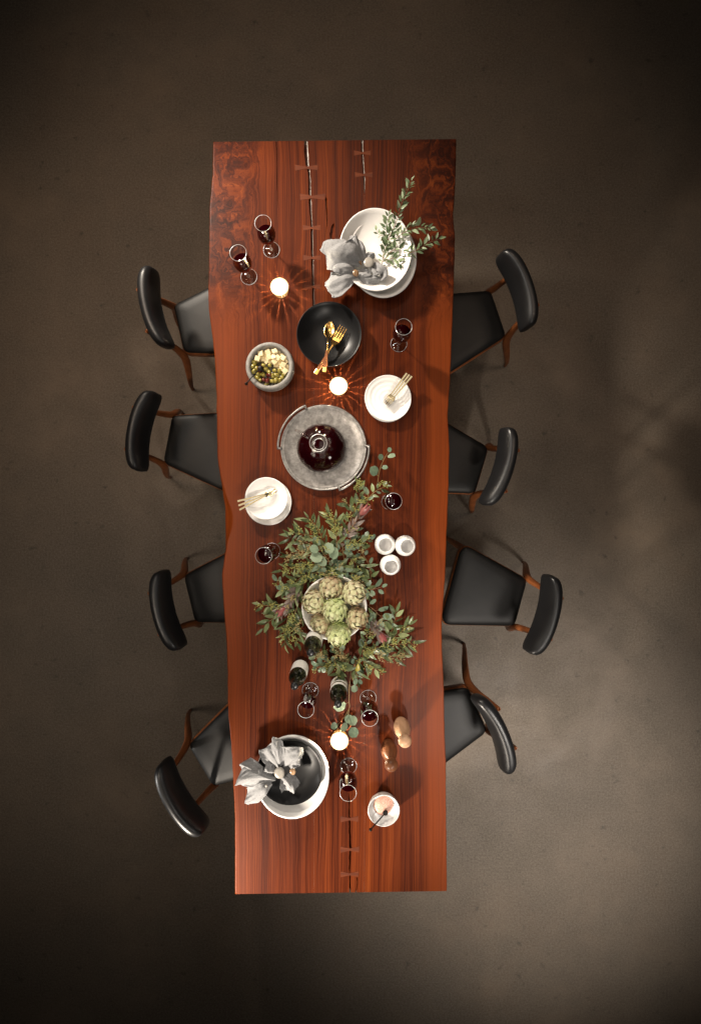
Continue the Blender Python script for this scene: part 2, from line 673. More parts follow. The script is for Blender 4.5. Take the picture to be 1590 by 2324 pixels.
def m_artichoke(nm, tint, amt):
    m = mat(nm, rough=0.55, spec=0.3)
    g = NT(m)
    v = g.coord()
    a = g.noise(v, 38, 5, 0.6)
    b = g.noise(v, 150, 4, 0.65)
    c = g.ramp(a, [(0.3, (0.32, 0.35, 0.16)), (0.52, (0.56, 0.57, 0.34)), (0.7, (0.72, 0.71, 0.52))])
    c = g.mix(g.range(b, 0.54, 0.68, 0, 0.75), c, (0.20, 0.12, 0.055))
    at_ = g.n('ShaderNodeAttribute', attribute_name='tip')
    tp = g.math('ADD', at_.outputs['Fac'], g.math('MULTIPLY', g.math('SUBTRACT', b, 0.5), 0.9))
    c = g.mix(g.range(tp, 0.66, 0.95, 0, 0.9), c, (0.17, 0.10, 0.05))
    big = g.noise(v, 16, 3, 0.5)
    c = g.mix(g.range(big, 0.35, 0.65, 0, amt), c, tint)
    g.l(c, g.b.inputs['Base Color'])
    return m


M['artichoke'] = m_artichoke('artichoke_bract', (0.30, 0.20, 0.12), 0.45)
M['artichoke_brown'] = m_artichoke('brown_artichoke_bract', (0.24, 0.14, 0.075), 0.95)
M['artichoke_green'] = m_artichoke('green_artichoke_bract', (0.30, 0.40, 0.12), 0.7)
M['frost'] = bpy.data.materials.new('frosted_amber_glass')
M['frost'].use_nodes = True
_g = NT(M['frost'])
_g.b.inputs['Base Color'].default_value = (0.9, 0.75, 0.5, 1)
_g.b.inputs['Roughness'].default_value = 0.25
_t = _g.n('ShaderNodeBsdfTranslucent')
_t.inputs[0].default_value = (0.95, 0.72, 0.4, 1)
_mx = _g.n('ShaderNodeMixShader')
_mx.inputs[0].default_value = 0.22
_g.l(_g.b.outputs[0], _mx.inputs[1])
_g.l(_t.outputs[0], _mx.inputs[2])
_g.l(_mx.outputs[0], _g.t.nodes['Material Output'].inputs[0])

# ------------------------------------------------------------------ floor
fl = obj('floor', ([(-9, -9, 0), (9, -9, 0), (9, 9, 0), (-9, 9, 0)], [(0, 1, 2, 3)]), M['concrete'], smooth=False)
tag(fl, kind='structure')

# ------------------------------------------------------------------ table
LEFT = [(482, 322), (481, 360), (480.8, 396), (475.5, 453), (473.7, 471), (473, 577), (471, 659), (472, 702), (481, 766), (486, 819),
        (489.7, 897), (491, 986), (492, 1040), (498, 1081), (503, 1120), (507.6, 1150), (508.5, 1187), (509, 1254), (502, 1305), (505.5, 1372),
        (512.7, 1461), (514.8, 1528), (516, 1621), (523, 1688), (527.4, 1776), (531.6, 1861), (531.6, 2030)]
RIGHT = [(1036.6, 315.6), (1035.5, 369), (1032.8, 446), (1029, 484), (1033.5, 542), (1031, 637), (1027, 745), (1023, 848), (1016.7, 944),
         (1021, 1021), (1017.5, 1136), (1014, 1221), (1010.8, 1315), (1003.3, 1410), (1004.4, 1485), (1008.2, 1561), (1009, 1636),
         (1012.7, 1731), (1013.5, 1863), (1015.3, 2010), (1015, 2022)]
NOTCH = [(322, 2.5), (1080, 2.5), (1120, 8), (1150, 14), (1170, 19.5), (1190, 19), (1203, 15.5), (1225, 8), (1256, 2.5), (2030, 2.5)]
CRACKS = [  # (centre line points, width in picture units): from left to right
    ([(627, 318, 1.6), (628, 360, 1.2), (629, 420, 1.6), (631, 477, 0.0)], 0.006),
    ([(694, 318, 5.0), (694.5, 345, 7.5), (696.5, 369, 5.5), (701, 392, 3.6), (703, 452, 4.4), (707, 516, 3.4), (708, 584, 3.8),
      (710, 652, 3.2), (711, 690, 3.0), (712, 750, 0.0)], 0.03),
    ([(739, 446, 0.0), (740, 452, 4.0), (742, 500, 2.0), (739, 533, 0.0)], 0.012),
    ([(757, 506, 0.0), (756, 512, 6.0), (753, 530, 8.0), (752, 560, 3.0), (750, 620, 1.0), (750, 650, 0.0)], 0.01),
    ([(790, 1795, 0.0), (792, 1813, 2.2), (793, 1863, 3.0), (794.5, 1927, 3.4), (793, 1980, 2.4), (794, 2030, 2.8)], 0.025),
    ([(811, 1985, 0.0), (810, 1994, 1.8), (811, 2003, 1.0), (808, 2024, 2.2), (808, 2030, 2.2)], 0.015),
    ([(821, 318, 4.0), (821, 330, 3.6), (822, 353, 2.8), (825.4, 397, 2.8), (826, 425, 2.6), (826.6, 442, 0.0)], 0.02),
]


def interp(poly, y, k=0):
    """poly: rows ordered by their y in column 1 (or column 0 when k == 1)"""
    yc = 1 if k == 0 else 0
    vc = 0 if k == 0 else 1
    if y <= poly[0][yc]:
        return poly[0][vc]
    for a, b in zip(poly[:-1], poly[1:]):
        if y <= b[yc]:
            t = (y - a[yc]) / max(b[yc] - a[yc], 1e-6)
            return a[vc] + (b[vc] - a[vc]) * t
    return poly[-1][vc]


def crack_at(c, y):
    pts = c[0]
    if y < pts[0][1] or y > pts[-1][1]:
        return interp(pts, y), 0.0
    for a, b in zip(pts[:-1], pts[1:]):
        if y <= b[1]:
            t = (y - a[1]) / max(b[1] - a[1], 1e-6)
            return a[0] + (b[0] - a[0]) * t, a[2] + (b[2] - a[2]) * t
    return pts[-1][0], pts[-1][2]


def slab():
    S = (H - TOP) / K
    thick = 0.062
    NR = 420
    rows = []
    for i in range(NR + 1):
        t = i / NR
        row = []
        # top and bottom end lines of the slab are slightly skewed
        yl = 322 + (2030 - 322) * t
        yr = 315.6 + (2022 - 315.6) * t

        def wy(px):
            f = (px - 480) / 550.0
            py = yl + (yr - yl) * f
            return (NY - py) * S
        ymid = (yl + yr) / 2
        jl = mnoise.noise(Vector((0.0, yl * 0.035, 1.0))) * 0.9
        jr = mnoise.noise(Vector((5.0, yr * 0.035, 2.0))) * 0.9
        if t < 0.02 or t > 0.985:
            jl = jr = 0
        xl = interp(LEFT, yl) + jl
        xr = interp(RIGHT, yr) + jr
        ch = interp(NOTCH, yl, 1)
        P = lambda px, z: row.append(Vector(((px - NX) * S, wy(px), TOP + z)))
        deep = 1.0 if ch < 4 else 2.4
        P(xl + 9, -thick)
        P(xl + 2.0, -0.045)
        P(xl, -0.030)
        P(xl + 0.25 * ch, -0.013 * deep)
        P(xl + 0.6 * ch, -0.0045 * deep)
        P(xl + ch, -0.0008)
        P(xl + ch + 2.0, 0)
        for c in CRACKS:
            cx, wd = crack_at(c, ymid)
            wd *= 1.3
            if wd > 0.01:
                wd = max(0.3, wd + mnoise.noise(Vector((cx, ymid * 0.08, 3.0))) * min(1.2, wd * 0.5))
                cx += mnoise.noise(Vector((cx * 3, ymid * 0.05, 8.0))) * 0.8
            d = c[1] * min(1.0, wd / 2.0)
            wd = max(wd, 0.05)
            P(cx - wd / 2, 0)
            P(cx - wd * 0.42, -d)
            P(cx - wd * 0.05, -d)
            P(cx + wd / 2, 0)
        P(xr - 4.5, 0)
        P(xr - 2.5, -0.0008)
        P(xr - 1.5, -0.0045)
        P(xr - 0.5, -0.014)
        P(xr, -0.030)
        P(xr - 2.5, -0.046)
        P(xr - 10, -thick)
        rows.append(row)
    nc = len(rows[0])
    V, F, fm, sm = [], [], [], []
    for r in rows:
        V += r
    nl = 7
    for i in range(NR):
        for j in range(nc - 1):
            a, b = i * nc + j, i * nc + j + 1
            F.append((a, b, b + nc, a + nc))
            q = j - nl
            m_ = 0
            if 0 <= q < 28 and q % 4 == 2 and q // 4 in (1, 6):  # right walls of two cracks only, painted pale as if lit
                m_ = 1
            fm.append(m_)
            sm.append(j < 6 or j >= nc - 6)
        F.append((i * nc, (i + 1) * nc, (i + 1) * nc + nc - 1, i * nc + nc - 1))
        fm.append(0)
        sm.append(False)
    F.append(tuple(range(nc)))
    F.append(tuple(NR * nc + k for k in range(nc)))
    fm += [0, 0]
    sm += [False, False]
    me = mesh_data('tabletop', V, F, None, smooth=False, mats=[M['slab'], M['lit_wall']], fm=fm)
    for p, s in zip(me.polygons, sm):
        p.use_smooth = s
    return me


table = thing('dining_table', 'long live-edge redwood dining table with filled cracks and bow-tie keys', 'table', (0, 0, 0))
link('tabletop', slab(), table)
KEYS = [(695, 380.5, 52, 13), (709, 447, 57, 15), (707, 517, 40, 13), (707.5, 585, 40, 13), (708, 651, 36, 12), (822, 347.5, 38, 12), (825, 397, 40, 12),
        (792.5, 1859, 41, 14), (793.5, 1928, 43, 14), (793, 1984, 41, 13)]
for kx, ky, kw, kh in KEYS:
    S = (H - TOP) / K
    w2, h2 = kw * S / 2, kh * S / 2
    out = [(-w2, h2), (0, h2 * 0.35), (w2, h2), (w2 * 0.97, -h2 * 0.9), (0, -h2 * 0.38), (-w2 * 0.98, -h2)]
    c = at(kx, ky, TOP)
    V, F = loft([[(c.x + p[0], c.y + p[1], TOP - 0.02) for p in out], [(c.x + p[0], c.y + p[1], TOP + 0.0006) for p in out]])
    obj('bow_tie_key', (V, F), M['key'], table, smooth=False)
for y in (1.15, -1.25):
    V, F = join(box((-0.05, y, 0.66), (0.6, 0.08, 0.055), 0.004), box((-0.05, y, 0.02), (0.6, 0.10, 0.04), 0.004),
                box((-0.27, y, 0.335), (0.08, 0.08, 0.6), 0.004), box((0.17, y, 0.335), (0.08, 0.08, 0.6), 0.004))
    obj('trestle_leg', (V, F), M['steel'], table, smooth=False)

# ------------------------------------------------------------------ chairs
SEAT = [(-0.128, 0.0), (-0.222, 0.385), (0.222, 0.385), (0.128, 0.0)]
SRAD = [0.03, 0.05, 0.05, 0.03]


def outline(inset):
    pts = rounded([Vector((p[0], p[1])) for p in SEAT], SRAD, 6)
    c = Vector((0, 0.2))
    res = []
    for p in pts:
        q = p - c
        # front edge bows forward a little, rear edge is nearly straight
        bow = 0.022 * max(0, 1 - (p.x / 0.2) ** 2) if p.y > 0.35 else 0
        side = 0.012 * math.sin(PI * min(max(p.y / 0.385, 0), 1)) * (1 if p.x > 0 else -1) if abs(p.x) > 0.1 else 0
        v = Vector((p.x + side, p.y + bow))
        d = (v - c)
        res.append(c + d * (1 - inset / max(d.length, 0.05)))
    return res


def ring(inset, z, dome=0.0):
    return [(p.x, p.y, z - dome * ((p.x / 0.2) ** 2)) for p in outline(inset)]


def make_chair():
    t = thing('dining_chair', 'chair', 'chair', (0, 0, 0), 0, 'black leather chairs around the table')
    obj('seat_frame', loft([ring(0.004, 0.395), ring(0.0, 0.40), ring(0.0, 0.443), ring(0.004, 0.449), ring(0.012, 0.450)]), M['chair_wood'], t)
    rings = [ring(0.007, 0.447), ring(0.005, 0.455), ring(0.008, 0.464), ring(0.018, 0.471), ring(0.040, 0.476), ring(0.09, 0.478)]
    V, F = loft(rings, True, False)
    n = len(rings[0])
    base = len(V) - n
    V.append(Vector((0, 0.2, 0.477)))
    F += [(base + k, base + (k + 1) % n, len(V) - 1) for k in range(n)]
    obj('seat_cushion', (V, F), M['seat_leather'], t)
    # curved, padded back
    NU, NV = 36, 20
    V, F = [], []
    L = 0.192
    for i in range(NU + 1):
        u = -1 + 2 * i / NU
        u = math.sin(u * PI / 2) * 0.35 + u * 0.65
        x = L * u
        y0 = -0.028 + 0.036 * abs(u) ** 2.2
        e = max(0.0, 1 - abs(u) ** 8) ** 0.5
        hh = 0.077 * (0.42 + 0.58 * e) * (1 - 0.10 * u * u)
        th = 0.033 * (0.25 + 0.75 * e) * (1 + 0.15 * u * u)
        if i in (0, NU):
            hh *= 0.6
            th *= 0.4
        for k in range(NV):
            a = 2 * PI * k / NV
            ca, sa = math.cos(a), math.sin(a)
            cx = math.copysign(abs(ca) ** 0.8, ca) * th
            cz = math.copysign(abs(sa) ** 0.75, sa) * hh
            til = rad(17)
            V.append(Vector((x - math.copysign(1, u) * 0.0, y0 - cx * math.cos(til) - cz * math.sin(til) * 0.75, 0.748 + cz * math.cos(til) - cx * math.sin(til))))
    for i in range(NU):
        for k in range(NV):
            k2 = (k + 1) % NV
            F.append((i * NV + k, i * NV + k2, (i + 1) * NV + k2, (i + 1) * NV + k))
    F.append(tuple(range(NV)))
    F.append(tuple(NU * NV + k for k in range(NV)))
    obj('backrest', (V, F), M['leather'], t)
    for s in (-1, 1):
        P = smoothpts([(s * 0.20, -0.105, 0.0, 0.010), (s * 0.198, -0.085, 0.10, 0.0135), (s * 0.178, -0.045, 0.25, 0.018), (s * 0.148, -0.012, 0.38, 0.021),
                       (s * 0.131, -0.008, 0.45, 0.021), (s * 0.118, -0.020, 0.54, 0.018), (s * 0.108, -0.042, 0.64, 0.0155), (s * 0.102, -0.058, 0.72, 0.013),
                       (s * 0.100, -0.066, 0.763, 0.011), (s * 0.100, -0.068, 0.769, 0.006)], 5)
        obj('leg', tube([p[:3] for p in P], [p[3] for p in P], 10, 0.85, Vector((0, 1, 0))), M['chair_wood'], t)
        P = smoothpts([(s * 0.225, 0.40, 0.0, 0.011), (s * 0.213, 0.385, 0.18, 0.016), (s * 0.196, 0.362, 0.36, 0.021), (s * 0.19, 0.355, 0.42, 0.021)], 4)
        obj('leg', tube([p[:3] for p in P], [p[3] for p in P], 10), M['chair_wood'], t)
    return t


chair0 = make_chair()
CH = [  # rear edge of the seat in the picture, facing, label
    (405, 748, 0.98, -0.215, 'black leather chair, topmost of the four on the left side of the table'),
    (380, 997, 0.983, 0.186, 'black leather chair, second from the top on the left side of the table'),
    (429, 1359, 0.974, -0.235, 'black leather dining chair on the left side level with the artichoke bowl'),
    (455, 1737, 0.858, -0.513, 'black leather chair at lower left with brightly lit seat and shining back edge'),
    (1131, 712, -0.947, 0.322, 'black leather chair, topmost of the four on the right side of the table'),
    (1093, 1069, -0.958, -0.286, 'black leather dining chair pushed in on the right side level with the pewter tray'),
    (1182, 1368, -0.965, -0.262, 'black leather dining chair on the right side pulled out so that its whole seat shows'),
    (1084, 1608, -0.922, 0.387, 'black leather dining chair at lower right, back seen edge-on beside the wooden mills'),
]
for i, (px, py, fx, fy, lab) in enumerate(CH):
    p = at(px, py, 0.45)
    th = math.atan2(-fx, -fy)
    if i == 0:
        c = chair0
    else:
        c = chair0.copy()
        COL.objects.link(c)
        for ch in list(chair0.children):
            d = ch.copy()
            COL.objects.link(d)
            d.parent = c
    c.location = (p.x, p.y, 0)
    c.rotation_euler = (0, 0, th)
    c['label'] = lab

# ------------------------------------------------------------------ wine glasses
GP_FOOT = [(0, 0.0), (0.037, 0.0), (0.0385, 0.0015), (0.037, 0.0028), (0.02, 0.005), (0.008, 0.010), (0.0042, 0.02), (0.0036, 0.05), (0.0045, 0.078), (0.0085, 0.088)]
GP_BOWL = [(0.0085, 0.088), (0.020, 0.094), (0.031, 0.106), (0.0385, 0.124), (0.0415, 0.145), (0.0408, 0.168), (0.0385, 0.195), (0.0362, 0.222), (0.0352, 0.238)]


def wine_profile(level):
    pr = [(0, 0.0905)]
    for r, z in GP_BOWL[1:]:
        if z < level:
            pr.append((r - 0.0012, z + 0.001))
    rr = next(a[0] + (b[0] - a[0]) * (level - a[1]) / (b[1] - a[1]) for a, b in zip(GP_BOWL[:-1], GP_BOWL[1:]) if a[1] <= level <= b[1])
    pr += [(rr - 0.0012, level), (0, level)]
    return pr


def rim_ring(r, z, t=0.0009, n=48):
    return lathe([(r + t * math.cos(a), z + t * math.sin(a)) for a in (2 * PI * k / 6 for k in range(6))], n, closed=True)


def make_glass():
    t = thing('wine_glass', 'glass', 'wine glass', (0, 0, 0), 0, 'wine glasses on the table')
    obj('bowl', lathe(GP_BOWL, 40), M['glass'], t)
    obj('rim', rim_ring(0.0352, 0.238, 0.0009), M['rim'], t)
    obj('foot', join(lathe(GP_FOOT[:6], 36)), M['glass'], t)
    obj('foot_edge', rim_ring(0.0380, 0.0018, 0.0008), M['rim'], t)
    obj('stem', lathe(GP_FOOT[5:], 20), M['rim'], t)
    obj('wine', lathe(wine_profile(0.152), 36), M['wine'], t)
    return t


glass0 = make_glass()
GL = [(616, 567.5, 'glass of red wine, upper one of the pair by the left edge'),
      (565, 628.5, 'glass of red wine, lower one of the pair by the left edge'),
      (904.6, 780.5, 'glass of red wine standing alone between the black bowl and the right edge'),
      (884, 1138.5, 'glass of red wine seen straight from above beside the pewter tray and eucalyptus'),
      (617.4, 1250.5, 'glass of red wine below the stack of white plates with gold spoons'),
      (704, 1566.7, 'half empty wine glass left of the bottle with the gold-striped label'),
      (835, 1584, 'full dark wine glass right of the bottles under a round eucalyptus leaf'),
      (790.5, 1738, 'glass of red wine below the lowest candle, right of the bowl with napkins')]
for i, (px, py, lab) in enumerate(GL):
    p = at(px, py, TOP)
    if i == 0:
        g = glass0
    else:
        g = glass0.copy()
        COL.objects.link(g)
        for ch in list(glass0.children):
            d = ch.copy()
            COL.objects.link(d)
            d.parent = g
            if ch.name.startswith('wine') and i == 5:
                d.data = mesh_data('wine', *lathe(wine_profile(0.128), 36), M['wine'])
            if ch.name.startswith('wine') and i == 6:
                d.data = mesh_data('wine', *lathe(wine_profile(0.175), 36), M['wine'])
    g.location = (p.x, p.y, TOP)
    g.rotation_euler = (0, 0, R.random() * 6)
    g['label'] = lab


# ------------------------------------------------------------------ candles
def candle(px, py, lab):
    p = at(px, py, TOP)
    t = thing('votive_candle', lab, 'candle', p, 0, 'lit votive candles')
    NRIB = 18
    V, F = [], []
    gap = rad(2.0)  # slits made up so the flame throws a star of rays
    step = 2 * PI / NRIB
    for k in range(NRIB):
        a0, a1 = k * step + gap / 2 + 0.05, (k + 1) * step - gap / 2 + 0.05
        ids = []
        for r, z in ((0.0325, 0.0), (0.0375, 0.046), (0.0412, 0.046), (0.0350, 0.0)):
            row = []
            for q in range(4):
                a = a0 + (a1 - a0) * q / 3
                row.append(len(V))
                V.append(Vector((r * math.cos(a), r * math.sin(a), z)))
            ids.append(row)
        for j in range(4):
            ra, rb = ids[j], ids[(j + 1) % 4]
            for q in range(3):
                F.append((ra[q], ra[q + 1], rb[q + 1], rb[q]))
        F.append(tuple(i[0] for i in ids))
        F.append(tuple(i[3] for i in ids))
    obj('ray_slit_cup', (V, F), M['frost'], t, smooth=False)
    obj('rim', lathe([(0.0385 + 0.0032 * math.cos(2 * PI * k / 8), 0.0470 + 0.0024 * math.sin(2 * PI * k / 8)) for k in range(8)], 40, closed=True), M['warm_rim'], t)
    obj('wax', lathe([(0, 0.0), (0.0320, 0.0), (0.0325, 0.007), (0.031, 0.008), (0, 0.0085)], 32), M['wax'], t)
    obj('wick', tube([(0, 0, 0.008), (0.001, 0, 0.018)], 0.0008, 5), M['iron'], t)
    obj('flame', lathe([(0, 0.016), (0.004, 0.019), (0.0055, 0.023), (0.004, 0.030), (0.0015, 0.036), (0, 0.039)], 12), M['flame'], t)
    l = bpy.data.lights.new('candle_glow', 'POINT')
    l.energy = 8.0
    l.color = (1.0, 0.85, 0.62)
    l.shadow_soft_size = 0.0032
    o = bpy.data.objects.new('candle_glow', l)
    COL.objects.link(o)
    o.parent = t
    o.location = (0, 0, 0.0415)


candle(637, 660, 'lit votive candle below the pair of wine glasses at upper left')
candle(768.5, 881, 'lit votive candle between the black bowl and the pewter tray')
candle(770.5, 1672, 'lit votive candle beside the lower bowl of napkins, lowest of the three')


# ------------------------------------------------------------------ dishes
def dish(name, lab, cat, px, py, prof, m, z0=TOP, sx=1.0, sy=1.0, rz=0.0, n=64, group=None, wob=0.0, seed=0, tilt=None):
    """lathe dish whose base stands at height z0 and whose rim centre shows at (px, py)"""
    zr = z0 + max(z for r, z in prof)
    p = at(px, py, zr)
    o = obj(name, lathe(prof, n, sx, sy, wob=wob, seed=seed), m, None)
    o.location = (p.x, p.y, z0)
    o.rotation_euler = (0, 0, rz)
    if tilt:
        o.rotation_euler = (tilt[0], tilt[1], rz)
    return tag(o, lab, cat, group)


def bowl_profile(r, h, base, t=0.004, p=2.4, foot=0.005):
    """open coupe bowl: outside up, over the rim, inside down"""
    out, inn = [], []
    b = 0.12 * r
    for k in range(15):
        q = k / 14
        rr = b + (r - b) * q
        zz = (h - foot) * (0.75 * q ** p + 0.25 * q ** 1.2 * q)
        inn.append((rr - t * 0.9 * q, foot + t + zz * (h - foot - t) / (h - foot)))
        if rr > base:
            out.append((rr, max(foot + zz - t * 0.5 * (1 - q), foot * 0.6)))
    rim = [(r + 0.0003, h), (r - t * 0.3, h + t * 0.35), (r - t * 0.75, h + t * 0.25)]
    return [(0, 0.001), (base * 0.92, 0.0), (base, foot * 0.5)] + out[:-1] + rim + inn[::-1][1:] + [(0, foot + t)]


# upper white set
dish('serving_bowl', 'large white oval serving bowl under the other white bowl, upper right', 'bowl', 867, 583,
     bowl_profile(0.158, 0.066, 0.085, 0.010, 3.2), M['white'], TOP, 1.0, 1.19, rad(6))
dish('serving_bowl', 'white oval serving bowl holding eucalyptus sprigs and grey napkins', 'bowl', 852, 566,
     bowl_profile(0.165, 0.060, 0.09, 0.006, 2.6), M['white'], TOP + 0.034, 1.0, 1.15, rad(4))
# lower set
dish('serving_bowl', 'large white oval serving bowl with a black bowl inside, lower left', 'bowl', 663, 1764,
     bowl_profile(0.170, 0.066, 0.09, 0.011, 4.0), M['white'], TOP, 1.0, 1.14, rad(-4))
dish('black_bowl', 'black glazed bowl nested in the large white bowl under napkins', 'bowl', 657, 1754,
     bowl_profile(0.150, 0.052, 0.07, 0.0035, 3.0), M['black'], TOP + 0.022)
# black bowl in the middle
dish('black_bowl', 'round black glazed bowl with brass spoon and fork', 'bowl', 746.4, 758, bowl_profile(0.150, 0.062, 0.06, 0.0035, 3.0), M['black'], TOP)


def ripple(r, h, base, t=0.004, amp=0.0007, waves=5):
    out = [(0, 0.001), (base, 0.0)]
    inn = []
    for k in range(41):
        s = k / 40
        rr = r * s
        e = max(0, (s - base / r) / (1 - base / r))
        z = t + (h - t) * e ** 1.5 + amp * math.cos(s * waves * 2 * PI) * (1 if s < 0.93 else 0)
        inn.append((rr, z))
        if s > base / r:
            out.append((rr + 0.0006, z - t * (1 - 0.6 * e)))
    inn[0] = (0, inn[0][1])
    return out[:-1] + [(r + 0.0005, h - 0.0015), (r, h)] + inn[::-1][1:]


# plates with forks
for i in range(3):
    dish('side_plate', ['bottom plate of the white ripple stack under the gold forks', 'middle plate of the white ripple stack under the gold forks',
                        'top plate of the white ripple stack, gold forks lying on it'][i], 'plate', 879.5 + i * 0.3, 905 - i * 1.0,
         ripple(0.1065, 0.017, 0.06), M['stoneware'], TOP + i * 0.0075, 1, 1.02, 0.4 * i, wob=0.012, seed=i * 1.7, group='white ripple plates')
# plates with spoons
for i in range(2):
    dish('side_plate', ['bottom white plate under the bowl with gold spoons', 'second white plate under the bowl with gold spoons'][i], 'plate', 608.5, 1140 - i * 0.8,
         ripple(0.108, 0.017, 0.06), M['stoneware'], TOP + i * 0.0075, 1, 1.0, 0.7 * i, wob=0.01, seed=i + 2.0, group='white ripple plates')
dish('small_bowl', 'shallow white ripple bowl with gold spoons on the plate stack at left', 'bowl', 604, 1131,
     bowl_profile(0.098, 0.036, 0.055, 0.0045, 3.0), M['stoneware'], TOP + 0.022, wob=0.012, seed=0.4)

# soapstone bowl with olives and cheese
SB = at(611.3, 830, TOP + 0.075)
ob = obj('stone_bowl', lathe([(0, 0), (0.075, 0), (0.098, 0.008), (0.110, 0.028), (0.112, 0.05), (0.110, 0.068), (0.106, 0.075), (0.094, 0.075), (0.0905, 0.071),
                              (0.087, 0.05), (0.075, 0.03), (0.05, 0.024), (0, 0.022)], 56, wob=0.006), M['stone'], None)
ob.location = (SB.x, SB.y, TOP)
tag(ob, 'grey soapstone bowl filled with olives and cheese cubes', 'bowl')
CUBES = [(222, 538), (285, 525), (272, 500), (337, 522), (370, 522), (290, 567), (335, 565), (367, 572), (408, 578), (190, 580), (235, 585), (268, 597),
         (333, 608), (385, 615), (355, 637), (412, 630), (438, 655), (430, 682), (302, 600), (250, 545), (405, 548), (430, 600), (312, 545), (360, 600), (395, 660)]
cube_me = mesh_data('cheese_cube', *box((0, 0, 0), (0.0235, 0.0235, 0.0235), 0.0016), M['cheese'], smooth=False)
for i, (cx, cy_) in enumerate(CUBES):
    top = i in (0, 1, 5, 7, 8, 12, 3, 9, 17, 15, 6)
    z = TOP + (0.058 if top else 0.042) + R.uniform(-0.003, 0.003)
    p = at(534.4 + 0.264 * cx, 661.6 + 0.264 * cy_, z)
    d = Vector((p.x - SB.x, p.y - SB.y))
    if d.length > 0.074:
        d *= 0.074 / d.length
        p.x, p.y = SB.x + d.x, SB.y + d.y
    o = link('cheese_cube', cube_me, None, p)
    o.rotation_euler = (R.uniform(-0.3, 0.3), R.uniform(-0.3, 0.3), R.uniform(0, 1.5))
    tag(o, 'pale yellow cheese cube in the upper half of the grey stone bowl', 'cheese', 'cheese cubes in the stone bowl')
OLIVES = [(157, 605), (155, 640), (158, 685), (240, 635), (295, 635), (198, 715), (237, 713), (288, 692), (335, 680), (377, 685), (353, 718), (322, 728),
          (400, 737), (415, 712), (207, 765), (348, 762), (312, 770), (270, 795), (262, 668), (180, 660), (380, 760), (180, 745)]
DARK = [(215, 657), (240, 758), (275, 765), (290, 717), (205, 680)]


def olive_mesh(m):
    prof = []
    for k in range(9):
        a = PI * k / 8
        prof.append((0.0105 * math.sin(a), -0.0145 * math.cos(a)))
    prof[0] = (0, -0.0145)
    prof = prof[:-1] + [(0.0026, 0.0143), (0.002, 0.0115), (0, 0.010)]
    return mesh_data('olive', *lathe(prof, 14), m)


om, dm = olive_mesh(M['olive']), olive_mesh(M['dark_olive'])
for lst, me_, lab, grp in ((OLIVES, om, 'green olive in the lower half of the grey stone bowl', 'green olives in the stone bowl'),
                           (DARK, dm, 'dark red olive among the green ones in the grey stone bowl', 'dark olives in the stone bowl')):
    for i, (cx, cy_) in enumerate(lst):
        z = TOP + 0.047 + R.uniform(-0.004, 0.006) + (0.006 if i < 12 else 0)
        p = at(534.4 + 0.264 * cx, 661.6 + 0.264 * cy_, z)
        d = Vector((p.x - SB.x, p.y - SB.y))
        if d.length > 0.077:
            d *= 0.077 / d.length
            p.x, p.y = SB.x + d.x, SB.y + d.y
        o = link('olive', me_, None, p)
        o.rotation_euler = (R.uniform(0.6, 1.5), R.uniform(-0.4, 0.4), R.uniform(0, 6.28))
        s = R.uniform(0.9, 1.12)
        o.scale = (s, s, s)
        tag(o, lab, 'olive', grp)


def iron_spoon(lab, p0, p1, p2):
    """small ladle: scoop at p0, curl at p2"""
    t = thing('iron_spoon', lab, 'spoon', p0)
    P = smoothpts([p0, p1, p2], 8)
    wobj('shaft', tube(P, [0.003] * len(P), 8), M['iron'], t)
    wobj('scoop', ball(p0, 0.013, 12, 8, (1, 1, 0.45)) if False else move(ball((0, 0, 0), 0.013, 12, 8, (1, 1, 0.45)), p0), M['iron'], t)
    a = Vector(p2)
    wobj('curl', move(ball((0, 0, 0), 0.0075, 12, 8), a), M['iron'], t)
    return t


iron_spoon('thin black iron spoon leaning out of the olive bowl', at(534.4 + 0.264 * 215, 661.6 + 0.264 * 660, TOP + 0.072), at(534.4 + 0.264 * 150, 661.6 + 0.264 * 725, TOP + 0.088),
           at(534.4 + 0.264 * 93, 661.6 + 0.264 * 793, TOP + 0.09))


# ------------------------------------------------------------------ cutlery
def frame(p0, p1, roll=0.0):
    """matrix whose +x runs from p0 to p1 and whose z is up as far as possible"""
    p0, p1 = Vector(p0), Vector(p1)
    x = (p1 - p0).normalized()
    z = (Vector((0, 0, 1)) - x * x.z).normalized()
    y = z.cross(x)
    m = Matrix((x, y, z)).transposed().to_4x4()
    m.translation = p0
    return m, (p1 - p0).length


def strip(rows, t):
    """flat bar through rows of (x, half width, z)"""
    V, F = [], []
    for x, hw, z in rows:
        V += [Vector((x, -hw, z - t)), Vector((x, -hw * 0.8, z)), Vector((x, hw * 0.8, z)), Vector((x, hw, z - t))]
    for i in range(len(rows) - 1):
        for k in range(4):
            k2 = (k + 1) % 4
            F.append((i * 4 + k, i * 4 + k2, (i + 1) * 4 + k2, (i + 1) * 4 + k))
    F.append((3, 2, 1, 0))
    n = (len(rows) - 1) * 4
    F.append((n, n + 1, n + 2, n + 3))
    return V, F


